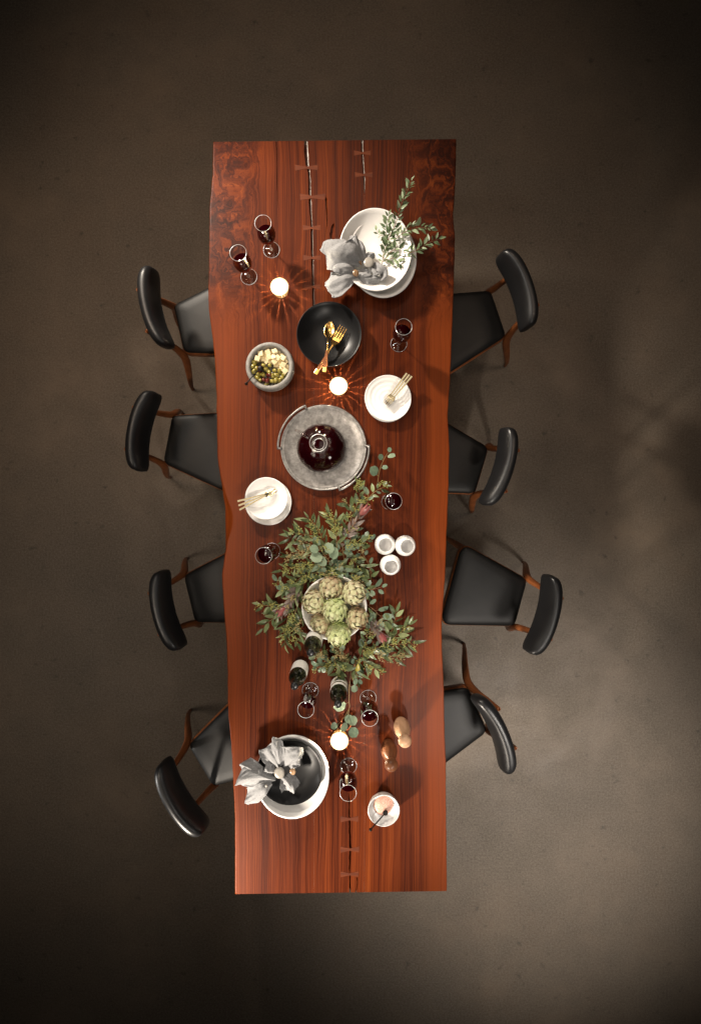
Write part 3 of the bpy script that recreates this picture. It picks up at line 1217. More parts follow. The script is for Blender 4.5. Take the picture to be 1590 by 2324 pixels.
def spoon_head(x0, L, W, depth, t=0.0012):
    V, F = [], []
    nu, nv = 12, 8
    for side in (0, 1):
        for i in range(nu + 1):
            u = i / nu
            hw = W / 2 * (max(0.0, math.sin(PI * u ** 0.85)) ** 0.62) if 0 < u < 1 else 0.0004
            for j in range(nv + 1):
                v = -1 + 2 * j / nv
                z = -depth * (1 - v * v) * math.sin(PI * u) - (t if side else 0)
                V.append(Vector((x0 + L * u, v * hw, z)))
    m = (nu + 1) * (nv + 1)
    for s in (0, 1):
        for i in range(nu):
            for j in range(nv):
                a = s * m + i * (nv + 1) + j
                F.append((a, a + 1, a + nv + 2, a + nv + 1))
    for i in range(nu):
        for j in (0, nv):
            a = i * (nv + 1) + j
            F.append((a, a + nv + 1, m + a + nv + 1, m + a))
    return V, F


def fork_head(x0, L, W, tines=4, t=0.0016):
    parts = [strip([(x0, W * 0.12, 0), (x0 + L * 0.12, W * 0.32, -0.002), (x0 + L * 0.28, W * 0.48, -0.004), (x0 + L * 0.42, W * 0.5, -0.003)], t)]
    for k in range(tines):
        y = (k - (tines - 1) / 2) * W / tines * 1.0
        hw = W / tines * 0.30
        V, F = strip([(x0 + L * 0.40, hw, -0.003), (x0 + L * 0.7, hw * 0.9, -0.001), (x0 + L, hw * 0.45, 0.004)], t)
        parts.append(([v + Vector((0, y, 0)) for v in V], F))
    return join(*parts)


def local_thing(name, lab, cat, p0, p1, group=None):
    m, L = frame(p0, p1)
    o = bpy.data.objects.new(name, None)
    COL.objects.link(o)
    o.rotation_mode = 'QUATERNION'
    o.location = m.translation
    o.rotation_quaternion = m.to_quaternion()
    tag(o, lab, cat, group)
    return o, L


def z4(x, y, h):
    return at(534.4 + 0.264 * x, 661.6 + 0.264 * y, TOP + h)


def server(kind, lab, p0, p1):
    """brass server with a wooden handle; p0 handle end, p1 tip"""
    t, L = local_thing('serving_' + kind, lab, kind, p0, p1)
    obj('end_cap', box((0.012, 0, 0), (0.026, 0.019, 0.0085), 0.002), M['gold'], t, smooth=False)
    obj('handle', strip([(0.024, 0.0092, 0.004), (0.05, 0.0085, 0.004), (L * 0.40, 0.0062, 0.003), (L * 0.44, 0.0055, 0.003)], 0.008), M['handle_wood'], t, smooth=False)
    for x in (0.055, 0.10):
        obj('rivet', move(ball((0, 0, 0), 0.0028, 10, 6, (1, 1, 0.5)), (x, 0, 0.0045)), M['gold'], t)
    if kind == 'spoon':
        obj('spoon_bowl', join(strip([(L * 0.43, 0.0058, 0.0035), (L * 0.55, 0.0038, 0.0025), (L * 0.70, 0.0046, 0.001)], 0.004), spoon_head(L * 0.67, L * 0.33, 0.052, 0.008)), M['gold'], t)
    else:
        obj('tines', join(strip([(L * 0.43, 0.0058, 0.0035), (L * 0.52, 0.0035, 0.002), (L * 0.62, 0.0045, 0.001)], 0.004), fork_head(L * 0.60, L * 0.40, 0.046)), M['gold'], t, smooth=False)


server('spoon', 'brass serving spoon with wooden handle, crossed over the fork in the black bowl', z4(762, 694, 0.080), z4(815, 256, 0.046))
server('fork', 'brass serving fork with wooden handle under the spoon in the black bowl', z4(686, 708, 0.074), z4(926, 306, 0.034))


def cutlery(kind, lab, p0, p1, group):
    t, L = local_thing('gold_' + kind, lab, kind, p0, p1, group)
    obj('handle', strip([(0, 0.0052, 0.002), (L * 0.3, 0.0044, 0.002), (L * 0.55, 0.0034, 0.002), (L * 0.72, 0.0028, 0.001)], 0.0035), M['pale_gold'], t, smooth=False)
    if kind == 'fork':
        obj('tines', fork_head(L * 0.68, L * 0.32, 0.021), M['pale_gold'], t, smooth=False)
    else:
        obj('spoon_bowl', spoon_head(L * 0.68, L * 0.32, 0.030, 0.005), M['pale_gold'], t)


FL = ['gold fork on the white plates, leftmost handle of its bundle', 'gold fork on the white plates, middle handle of its bundle', 'gold fork on the white plates, rightmost handle of its bundle']
for k in range(3):
    cutlery('fork', FL[k], z4(1470 + k * 22, 702 + k * 13, 0.062 + k * 0.003), z4(1278 + k * 12, 962 + k * 10, 0.030 + 0.004 * k), 'gold forks on the white plates')


def z5(x, y, h):
    return at(521.6 + 0.2721 * x, 890.6 + 0.2721 * y, TOP + h)


SL = ['gold spoon in the white bowl, uppermost handle of its bundle', 'gold spoon in the white bowl, middle handle of its bundle', 'gold spoon in the white bowl, lowest handle of its bundle']
for k in range(3):
    cutlery('spoon', SL[k], z5(64 + k * 8, 908 + k * 36, 0.076 + k * 0.001), z5(392 - k * 2, 822 - k * 5, 0.046 + k * 0.004), 'gold spoons in the white bowl')

# ------------------------------------------------------------------ pewter tray and decanter
TC = at(734, 1016, TOP + 0.02)
tray = thing('pewter_tray', 'round cast pewter tray with two side handles under the decanter', 'tray', (TC.x, TC.y, TOP))
obj('plate', lathe([(0, 0.004), (0.16, 0.004), (0.165, 0.0), (0.185, 0.002), (0.199, 0.016), (0.2015, 0.0205), (0.199, 0.0225), (0.195, 0.021), (0.191, 0.018), (0.1885, 0.0195), (0.185, 0.0175),
                    (0.15, 0.0125), (0.08, 0.011), (0, 0.011)], 96), M['pewter'], tray)
for a0, a1 in ((181, 114), (2, -69)):
    P = []
    for k in range(25):
        a = rad(a0 + (a1 - a0) * k / 24)
        s = k / 24
        r = 0.2125
        P.append((r * math.cos(a), r * math.sin(a), 0.025 + 0.006 * math.sin(PI * s)))
    q0, q1 = rad(a0), rad(a1)
    caps = [tube([(0.193 * math.cos(q), 0.193 * math.sin(q), 0.021), (0.2165 * math.cos(q), 0.2165 * math.sin(q), 0.0255)], 0.0055, 8) for q in (q0, q1)]
    obj('handle', join(tube(P, [0.0058 - 0.0012 * math.sin(PI * k / 24) for k in range(25)], 8), *caps), M['pewter'], tray)

DC = at(728.6, 1017, TOP + 0.03)
dec = thing('decanter', 'wide-bottomed glass decanter of red wine on the pewter tray', 'decanter', (DC.x, DC.y, TOP + 0.0125))
DP = [(0, 0.0), (0.085, 0.0), (0.099, 0.006), (0.1035, 0.018), (0.100, 0.032), (0.086, 0.050), (0.064, 0.070), (0.044, 0.094), (0.031, 0.122), (0.0245, 0.155), (0.0235, 0.18), (0.027, 0.202), (0.0365, 0.222), (0.0372, 0.2235)]
DP = [(r * (1.13 if z < 0.06 else 1.0 + 0.13 * max(0.0, (0.13 - z) / 0.07)), z) for r, z in DP]
obj('glass_body', lathe(DP, 56), M['glass'], dec)
obj('rim', rim_ring(0.0372, 0.224, 0.0016), M['rim'], dec)
obj('neck_ring', rim_ring(0.0240, 0.18, 0.0016), M['rim'], dec)
obj('wine', lathe([(0, 0.002), (0.094, 0.002), (0.1095, 0.008), (0.1145, 0.018), (0.1105, 0.031), (0.0955, 0.0485), (0.0715, 0.0675), (0.071, 0.068), (0, 0.068)], 56), M['wine'], dec)
hp = smoothpts([(-0.022, 0.012, 0.175), (-0.05, 0.030, 0.20), (-0.085, 0.052, 0.195), (-0.100, 0.062, 0.165)], 8)
obj('glass_handle', tube(hp, [0.0075] * len(hp), 12), M['glass'], dec)

# ------------------------------------------------------------------ small white cups
cupp = [(0, 0.0), (0.024, 0.0), (0.036, 0.008), (0.0455, 0.024), (0.0485, 0.040), (0.0460, 0.055), (0.0385, 0.068), (0.0345, 0.0725), (0.0325, 0.0735), (0.031, 0.072)]
cupi = [(0.031, 0.072), (0.036, 0.064), (0.0435, 0.052), (0.045, 0.040), (0.042, 0.026), (0.033, 0.012), (0.02, 0.007), (0, 0.006)]
for k, (x, y, tx, ty, lab) in enumerate([(1222, 602, 0.0, 0.02, 'upper left of the three round white cups beside the garland'),
                                          (1384, 608, 0.05, 0.22, 'upper right of the three round white cups, tilted to the right'),
                                          (1266, 765, 0.20, 0.05, 'lowest of the three round white cups, under a leaf tip')]):
    p = at(559.8 + 0.2561 * x, 1081.4 + 0.2561 * y, TOP + 0.038)
    t = thing('white_cup', lab, 'cup', (p.x, p.y, TOP + 0.0), 0, 'round white cups')
    t.rotation_euler = (tx, ty, 0)
    t.location.z = TOP + 0.024 * math.sin(abs(tx) + abs(ty)) * 0.8
    obj('cup_body', lathe(cupp, 40), M['white'], t)
    obj('cup_inside', lathe(cupi, 40), M['cupin'], t)

# ------------------------------------------------------------------ wine bottles
BP = [(0, 0.004), (0.030, 0.001), (0.0360, 0.0), (0.0378, 0.004), (0.0378, 0.185), (0.0365, 0.203), (0.031, 0.218), (0.0215, 0.230), (0.0155, 0.243), (0.0140, 0.26), (0.0138, 0.306)]


def bottle(px, py, lab, gold=False):
    p = at(px, py, TOP)
    t = thing('wine_bottle', lab, 'bottle', p, 0, 'wine bottles by the garland')
    obj('bottle_body', lathe(BP, 40), M['bottle'], t)
    obj('capsule', lathe([(0.0147, 0.262), (0.0147, 0.296), (0.0158, 0.298), (0.0158, 0.307), (0.0145, 0.3095), (0, 0.3095)], 32), M['foil'], t)
    obj('label', lathe([(0.0382, 0.062), (0.0385, 0.064), (0.0385, 0.168), (0.0382, 0.170)], 40), M['paper'], t)
    if gold:
        obj('label_stripe', lathe([(0.0387, 0.130), (0.0388, 0.131), (0.0388, 0.142), (0.0387, 0.143)], 40), M['gold'], t)


bottle(716, 1441, 'dark wine bottle half hidden under the artichoke bowl')
bottle(684, 1507, 'dark wine bottle with plain white label, leftmost by the garland')
bottle(770.5, 1543, 'dark wine bottle with gold-striped white label below the garland', True)

# ------------------------------------------------------------------ mills and salt
MP = [(0, 0), (0.027, 0), (0.030, 0.003), (0.034, 0.02), (0.0375, 0.05), (0.0365, 0.08), (0.030, 0.112), (0.020, 0.138), (0.0115, 0.155), (0.0085, 0.163), (0.0085, 0.167)]


def mill(px, py, m, lab):
    p = at(px, py, TOP)
    t = thing('pepper_mill', lab, 'mill', p, R.random() * 3)
    obj('mill_body', lathe(MP, 36), m, t)
    obj('knob', ball((0, 0, 0), 0.029, 24, 16), m, t, loc=(0, 0, 0.193))


mill(909, 1640, M['beech'], 'pale beech mill with ball knob, right of the two mills')
mill(880.5, 1690, M['walnut'], 'dark walnut mill with ball knob, left of the two mills')
SP = at(870.5, 1840, TOP + 0.07)
sb = obj('salt_bowl', lathe([(0, 0), (0.045, 0), (0.052, 0.006), (0.066, 0.03), (0.0735, 0.068), (0.0725, 0.0705), (0.070, 0.070), (0.062, 0.05), (0.05, 0.044), (0, 0.043)], 48, wob=0.006), M['marble'], None)
sb.location = (SP.x, SP.y, TOP)
tag(sb, 'small white marble bowl of pink salt with a black spoon', 'bowl')
hp_ = at(869.5, 1832, TOP + 0.055)
V, F = lathe([(0.047, 0.0), (0.042, 0.006), (0.033, 0.011), (0.018, 0.014), (0, 0.0145)], 28, wob=0.05)
V = [v + Vector((0, 0, 0.0025 * mnoise.noise(v * 160))) for v in V]
so = obj('salt_heap', (V, F), M['salt'], None)
so.location = (hp_.x, hp_.y + 0.004, TOP + 0.0445)
tag(so, 'heap of coarse pink salt in the small marble bowl', 'salt')
iron_spoon('thin black spoon standing in the pink salt', at(874, 1845, TOP + 0.066), at(858, 1863, TOP + 0.084), at(840.5, 1883, TOP + 0.088))


# ------------------------------------------------------------------ napkins
def petal(path, widths, folds, seed=0, nu=36, nv=34, edge=0.75):
    """cloth lobe: path of world points from the knot outwards, half widths, fold list (amp, freq, phase)"""
    P = smoothpts([tuple(p) for p in path], nu // (len(path) - 1) + 1)
    W = smoothpts([(a,) for a in widths], max(1, len(P) // (len(widths) - 1)))
    V, F = [], []
    n = len(P)
    rr = random.Random(seed)
    ph = rr.random() * 6
    slant = rr.choice((-1, 1)) * rr.uniform(0.25, 0.65)
    curl = rr.uniform(0.15, 0.45)
    sgn = rr.choice((-1, 1))
    for i in range(n):
        u = i / (n - 1)
        wv = W[int(u * (len(W) - 1))][0] * (1 - u * (len(W) - 1) % 1) + W[min(int(u * (len(W) - 1)) + 1, len(W) - 1)][0] * (u * (len(W) - 1) % 1)
        p = Vector(P[i])
        t = (Vector(P[min(i + 1, n - 1)]) - Vector(P[max(i - 1, 0)])).normalized()
        s = t.cross(Vector((0, 0, 1)))
        if s.length < 0.05:
            s = Vector((1, 0, 0))
        s.normalize()
        up = s.cross(t)
        for j in range(nv + 1):
            v = -1 + 2 * j / nv
            z = 0
            for amp, fr, p0 in folds:
                z += 1.35 * amp * math.sin(0.62 * fr * v * PI + p0 + 0.8 * u) * (0.35 + 0.65 * u)
            n1 = mnoise.noise(Vector((u * 2.6 + seed * 3.1, v * 1.9, 1.0)))
            n2 = mnoise.noise(Vector((u * 5.5 + seed * 1.7, v * 4.2 + u * 2, 4.0)))
            z += (0.013 * (0.32 - abs(n1)) + 0.0045 * (0.3 - abs(n2))) * (0.25 + 0.75 * u) * min(1.0, wv / 0.03)
            z += curl * wv * (abs(v) ** 3) * (0.3 + 0.7 * u) * (1 if v * sgn > 0 else -0.35)
            ext = (-edge * abs(v - slant) ** 1.15 + 0.2) * wv * max(0, u - 0.4) * 1.6
            V.append(p + s * (v * wv) + up * z + t * ext)
    m = nv + 1
    th = 0.0011
    N = len(V)
    V2 = [v - Vector((0, 0, th)) for v in V]
    for i in range(n - 1):
        for j in range(nv):
            a = i * m + j
            F.append((a, a + 1, a + m + 1, a + m))
    F2 = [tuple(q + N for q in reversed(f)) for f in F]
    bd = []
    for j in range(nv):
        bd.append((j, j + 1))
        bd.append(((n - 1) * m + j + 1, (n - 1) * m + j))
    for i in range(n - 1):
        bd.append(((i + 1) * m, i * m))
        bd.append((i * m + nv, (i + 1) * m + nv))
    side = [(a, b, b + N, a + N) for a, b in bd]
    return V + V2, F + F2 + side


def napkin(lab, petals, ringpx, discs):
    base = at(*ringpx)
    t = thing('napkin', lab, 'napkin', base, 0, 'grey linen napkins in rings')
    wobj('cloth', join(*[petal([at(*q) for q in pth], wd, fo, sd) for pth, wd, fo, sd in petals]), M['linen'], t)
    for (dx, dy, dz, rx, ry, a, mm) in discs:
        c = at(dx, dy, dz)
        sh = lathe([(0, -0.002), (0.92, -0.0018), (1.0, 0.0), (0.95, 0.0018), (0.5, 0.003), (0, 0.0034)], 28, wob=0.04, seed=dx)
        V, F = sh
        V = [Vector((v.x * rx, v.y * ry, v.z)) for v in V]
        q = Matrix.Rotation(a, 3, 'Z') @ Matrix.Rotation(R.uniform(-0.15, 0.15), 3, 'X')
        wobj('ring_shell', move((V, F), c, q), mm, t)
    return t


T = TOP


def n6(x, y, h):
    return (718.8 + 0.108 * x, 496.2 + 0.108 * y, T + h)


napkin('grey linen napkin with a large pearl disc ring, upper one in the top white bowl', [
    ([n6(900, 960, .088), n6(620, 760, .112), n6(330, 560, .100), n6(250, 500, .088)], [0.012, 0.046, 0.058, 0.056], [(.010, 1.1, 1.0)], 2),
    ([n6(920, 930, .094), n6(720, 760, .128), n6(480, 690, .132), n6(330, 620, .118)], [0.012, 0.055, 0.080, 0.086], [(.012, 1.25, 0.4), (.006, 1.9, 1.0)], 1),
    ([n6(960, 900, .092), n6(900, 680, .105), n6(840, 470, .106), n6(840, 380, .100)], [0.010, 0.017, 0.020, 0.015], [(.008, 1.4, 2.0)], 3),
    ([n6(1010, 900, .092), n6(960, 640, .100), n6(900, 480, .100)], [0.010, 0.013, 0.012], [(.007, 1.5, 0.2)], 4),
    ([n6(1060, 880, .092), n6(1110, 780, .096), n6(1200, 740, .090)], [0.010, 0.018, 0.014], [(.006, 1.4, 1.0)], 5),
    ([n6(1110, 960, .090), n6(1240, 1090, .100), n6(1340, 1180, .096)], [0.008, 0.019, 0.028], [(.009, 1.3, 0.0)], 6),
    ([n6(1180, 940, .088), n6(1330, 1040, .108), n6(1410, 1160, .100), n6(1330, 1270, .088)], [0.010, 0.017, 0.018, 0.016], [(.008, 1.2, 2.5)], 7),
], n6(1080, 920, .085), [(836.5, 595.6, T + .108, .0232, .0245, 0.3, M['pearl']), (815.5, 590, T + .104, .0075, .025, 0.35, M['agate'])])

napkin('grey linen napkin with a small tan stone ring, lower one in the top white bowl', [
    ([n6(840, 1180, .082), n6(600, 1260, .104), n6(330, 1400, .088), n6(220, 1450, .066)], [0.010, 0.046, 0.064, 0.058], [(.010, 1.3, 0.6), (.006, 1.8, 2.0)], 11),
    ([n6(820, 1120, .088), n6(640, 1040, .112), n6(450, 1040, .112), n6(350, 1080, .098)], [0.010, 0.030, 0.038, 0.032], [(.013, 1.2, 1.2)], 12),
    ([n6(860, 1120, .082), n6(980, 1160, .092), n6(1120, 1220, .086)], [0.012, 0.024, 0.020], [(.008, 1.6, 0.4)], 13),
    ([n6(870, 1180, .080), n6(1050, 1260, .086), n6(1330, 1300, .080)], [0.010, 0.024, 0.018], [(.007, 1.8, 1.4)], 14),
], n6(820, 1150, .08), [(807, 620, T + .106, .0135, .0165, 0.2, M['agate'])])


def n5(x, y, h):
    return (521.6 + 0.148 * x, 1653.9 + 0.148 * y, T + h)


napkin('grey linen napkin with a large grey disc ring, upper one in the lower black bowl', [
    ([n5(740, 600, .088), n5(640, 470, .108), n5(590, 330, .106), n5(600, 260, .094)], [0.012, 0.036, 0.040, 0.034], [(.009, 1.7, 0.4)], 21),
    ([n5(780, 560, .094), n5(740, 380, .116), n5(720, 220, .118), n5(700, 130, .108)], [0.012, 0.028, 0.027, 0.020], [(.010, 1.3, 1.8)], 22),
    ([n5(820, 560, .094), n5(890, 430, .116), n5(960, 330, .118), n5(1020, 250, .104)], [0.012, 0.040, 0.052, 0.048], [(.013, 1.5, 0.2)], 23),
    ([n5(930, 600, .086), n5(1000, 520, .100), n5(1060, 420, .096)], [0.012, 0.026, 0.020], [(.006, 1.5, 1.0)], 24),
    ([n5(790, 740, .088), n5(850, 840, .106), n5(930, 970, .094)], [0.012, 0.028, 0.032], [(.010, 1.4, 2.6)], 25),
    ([n5(880, 700, .084), n5(960, 790, .094), n5(1010, 880, .084)], [0.012, 0.022, 0.022], [(.008, 1.4, 0.6)], 26),
    ([n5(700, 660, .088), n5(600, 640, .106), n5(530, 560, .104)], [0.012, 0.034, 0.036], [(.010, 1.6, 1.0)], 27),
], n5(760, 675, .085), [(634, 1754, T + .112, .0245, .026, 0.3, M['pearl']), (664, 1751, T + .108, .014, .016, 0.2, M['agate'])])
napkin('grey linen napkin spread over the left rim of the lower white bowl', [
    ([n5(690, 790, .090), n5(450, 740, .114), n5(250, 770, .100), n5(110, 820, .078)], [0.010, 0.034, 0.048, 0.030], [(.012, 1.4, 0.4), (.005, 1.9, 1.0)], 31),
    ([n5(600, 740, .086), n5(430, 660, .104), n5(290, 580, .092), n5(200, 520, .070)], [0.012, 0.030, 0.036, 0.030], [(.008, 1.6, 1.4)], 32),
    ([n5(640, 830, .084), n5(500, 910, .096), n5(360, 990, .078), n5(240, 1040, .056)], [0.010, 0.034, 0.044, 0.034], [(.009, 1.5, 2.4)], 33),
    ([n5(520, 600, .092), n5(490, 660, .112), n5(470, 720, .110)], [0.010, 0.018, 0.016], [(.008, 1.2, 0.4)], 34),
], n5(680, 800, .08), [(604.5, 1783.5, T + .104, .006, .007, 0.0, M['pearl'])])


# ------------------------------------------------------------------ leaves
def leaf_mesh(name, L, W, m, shape='long', fold=0.25, bend=0.12):
    V, F = [], []
    n = 5
    for i in range(n + 1):
        u = i / n
        if shape == 'long':
            hw = W / 2 * math.sin(PI * u ** 0.8) ** 0.8 if 0 < u < 1 else 0.0
        elif shape == 'round':
            hw = W / 2 * math.sqrt(max(0.0, 1 - (2 * u - 1) ** 2)) if 0 < u < 1 else 0.0
        else:
            hw = W / 2 * math.sin(PI * u ** 0.7) if 0 < u < 1 else 0.0
        z = -bend * L * u * u + bend * L * 0.4 * u
        V += [Vector((-hw, L * u, z + fold * hw)), Vector((0, L * u, z)), Vector((hw, L * u, z + fold * hw))]
    for i in range(n):
        a = i * 3
        F += [(a, a + 1, a + 4, a + 3), (a + 1, a + 2, a + 5, a + 4)]
    return mesh_data(name, V, F, m)


LM = {
    'long': [leaf_mesh('leaf', 0.076, 0.0185, M['leaf_long'], 'long', 0.3, b) for b in (0.15, 0.45, -0.2)],
    'mid': [leaf_mesh('leaf', 0.060, 0.0235, M['leaf_long'], 'long', 0.2, b) for b in (0.15, 0.4, -0.15)],
    'round': [leaf_mesh('leaf', 0.048, 0.046, M['leaf_round'], 'round', 0.12, b) for b in (0.05, 0.15)],
    'oval': [leaf_mesh('leaf', 0.046, 0.028, M['leaf_round'], 'round', 0.15, b) for b in (0.05, 0.2)],
    'small': [leaf_mesh('leaf', 0.032, 0.0115, M['leaf_small'], 'long', 0.3, b) for b in (0.1, 0.3)],
    'bract': [leaf_mesh('leaf', 0.058, 0.019, M['leaf_bract'], 'long', 0.5, b) for b in (0.1, -0.2)],
    'petal': [leaf_mesh('petal', 0.058, 0.024, M['petal'], 'long', 0.7, b) for b in (-0.5, -0.7)],
}


def put_leaf(parent, origin, base, direction, normal_hint, me, scale, name='leaf'):
    d = direction.normalized()
    x = d.cross(normal_hint)
    if x.length < 0.05:
        x = d.cross(Vector((0.3, 1, 0.2)))
    x.normalize()
    z = x.cross(d)
    q = Matrix((x, d, z)).transposed().to_quaternion()
    o = link(name, me, parent, base - origin, q)
    o.scale = (scale, scale, scale)
    return o


def branch(name, lab, cat, pts, kinds, n, scale=1.0, spread=(35, 75), lift=(-5, 35), stem=0.0016, seeds=0, sm='stem', seed=0, group=None, tipleaf=True, seedm='seed', smooth=6, pair=False):
    rr = random.Random(seed)
    P = [at(px, py, TOP + h) for px, py, h in pts]
    base = P[0]
    t = thing(name, lab, cat, base, 0, group)
    Q = [Vector(p) for p in smoothpts([tuple(p) for p in P], smooth)]
    m = len(Q)
    parts = [tube(Q, [stem * (1.25 - 0.8 * i / (m - 1)) for i in range(m)], 6)]
    leaves = []
    for k in range(n):
        u = (k + 0.6) / n
        f = 0.06 + 0.94 * u
        i = min(int(f * (m - 1)), m - 2)
        fr = f * (m - 1) - i
        p = Q[i].lerp(Q[i + 1], fr)
        tg = (Q[i + 1] - Q[i]).normalized()
        side = tg.cross(Vector((0, 0, 1)))
        if side.length < 0.1:
            side = Vector((1, 0, 0))
        side.normalize()
        for sgn in ((1, -1) if pair else ((1 if k % 2 else -1),)):
            a = rad(rr.uniform(*spread))
            if tipleaf and k == n - 1:
                a *= 0.2
            el = rad(rr.uniform(*lift))
            d = (tg * math.cos(a) + side * (sgn * math.sin(a)))
            d = d * math.cos(el) + Vector((0, 0, 1)) * math.sin(el)
            kind = rr.choice(kinds)
            me = rr.choice(LM[kind])
            s = scale * rr.uniform(0.62, 1.25) * (1 - 0.22 * u)
            L = 0.055 * s
            if (p + d * L).z < TOP + 0.006:
                d.z += (TOP + 0.008 - (p + d * L).z) / L
            nh = Vector((rr.uniform(-.9, .9), rr.uniform(-.9, .9), 1))
            ped = p + d.normalized() * 0.005 * s
            if kind in ('round', 'oval'):
                ped = p + d.normalized() * 0.012 * s
                parts.append(tube([p, ped], stem * 0.6, 5))
            put_leaf(t, base, ped, d, nh, me, s)
    wobj('stem', join(*parts), M[sm], t)
    if seeds:
        sp = []
        for k in range(seeds):
            f = rr.uniform(0.25, 1.0)
            i = min(int(f * (m - 1)), m - 1)
            c = Q[i] + Vector((rr.uniform(-.018, .018), rr.uniform(-.018, .018), rr.uniform(0.016, .042)))
            sp.append(tube([Q[i], c], 0.0006, 4))
            for q in range(11):
                e = c + Vector((rr.gauss(0, .009), rr.gauss(0, .009), rr.gauss(0.002, .005)))
                e.z = max(e.z, TOP + 0.004)
                sp.append(ball(e, rr.uniform(0.0020, 0.0034), 6, 4))
                if q % 2 == 0:
                    sp.append(tube([c, e], 0.0005, 4))
        V, F = [], []
        V, F = join(*[(move(b)[0], b[1]) for b in sp])
        o = wobj('seeds', (V, F), M[seedm], t)
        tag(o, kind='stuff')
    return t


def z3(x, y, h):
    return (699.7 + 0.2 * x, 394.4 + 0.2 * y, h)


def g6(x, y, h):
    return (559.8 + 0.2561 * x, 1081.4 + 0.2561 * y, h)


def g7(x, y, h):
    return (559.8 + 0.2561 * x, 1285 + 0.2561 * y, h)


def g5(x, y, h):
    return (521.6 + 0.2721 * x, 890.6 + 0.2721 * y, h)


def g8(x, y, h):
    return (508.9 + 0.32 * x, 1526.7 + 0.32 * y, h)


# sprigs in the upper white bowl
GS = 'small-leaved eucalyptus sprigs in the white bowl'
branch('eucalyptus_sprig', 'small-leaved eucalyptus sprig reaching furthest up beyond the white bowl', 'sprig',
       [z3(850, 960, .062), z3(900, 760, .09), z3(990, 560, .118), z3(1045, 370, .135), z3(1110, 220, .145), z3(1165, 80, .15)], ['small'], 22, 1.1, (30, 65), (-15, 40), .0015, 0, 'red_stem', 41, GS, pair=True)
branch('eucalyptus_sprig', 'small-leaved eucalyptus sprig lying upright along the middle of the white bowl', 'sprig',
       [z3(830, 1050, .060), z3(855, 880, .075), z3(880, 690, .088), z3(895, 560, .092), z3(915, 470, .095)], ['small'], 16, 1.05, (25, 70), (-10, 50), .0014, 0, 'stem', 42, GS, pair=True)
branch('eucalyptus_sprig', 'small-leaved eucalyptus sprig pointing right, past the rim of the white bowl', 'sprig',
       [z3(850, 980, .064), z3(980, 860, .085), z3(1120, 900, .105), z3(1240, 860, .122), z3(1350, 790, .13), z3(1480, 740, .132)], ['small'], 18, 1.15, (30, 75), (-15, 40), .0014, 0, 'red_stem', 43, GS, pair=True)
branch('eucalyptus_sprig', 'small-leaved eucalyptus sprig pointing upper right over the bowl rim, with pale leaves', 'sprig',
       [z3(860, 900, .07), z3(990, 740, .09), z3(1130, 640, .112), z3(1240, 610, .128), z3(1380, 620, .134)], ['small'], 16, 1.2, (30, 75), (-10, 45), .0014, 0, 'red_stem', 44, GS, pair=True)
branch('eucalyptus_sprig', 'short small-leaved eucalyptus sprig low in the white bowl beside the napkin', 'sprig',
       [z3(840, 1000, .066), z3(950, 960, .075), z3(1020, 1000, .078), z3(1090, 1030, .076)], ['small'], 9, 1.1, (30, 75), (-5, 40), .0013, 0, 'stem', 45, GS, pair=True)
branch('eucalyptus_sprig', 'small-leaved eucalyptus sprig leaning left across the middle of the white bowl', 'sprig',
       [z3(1000, 690, .09), z3(900, 690, .092), z3(810, 700, .088), z3(770, 640, .086)], ['small'], 6, 1.0, (35, 75), (-5, 40), .0012, 0, 'stem', 46, GS, pair=True)

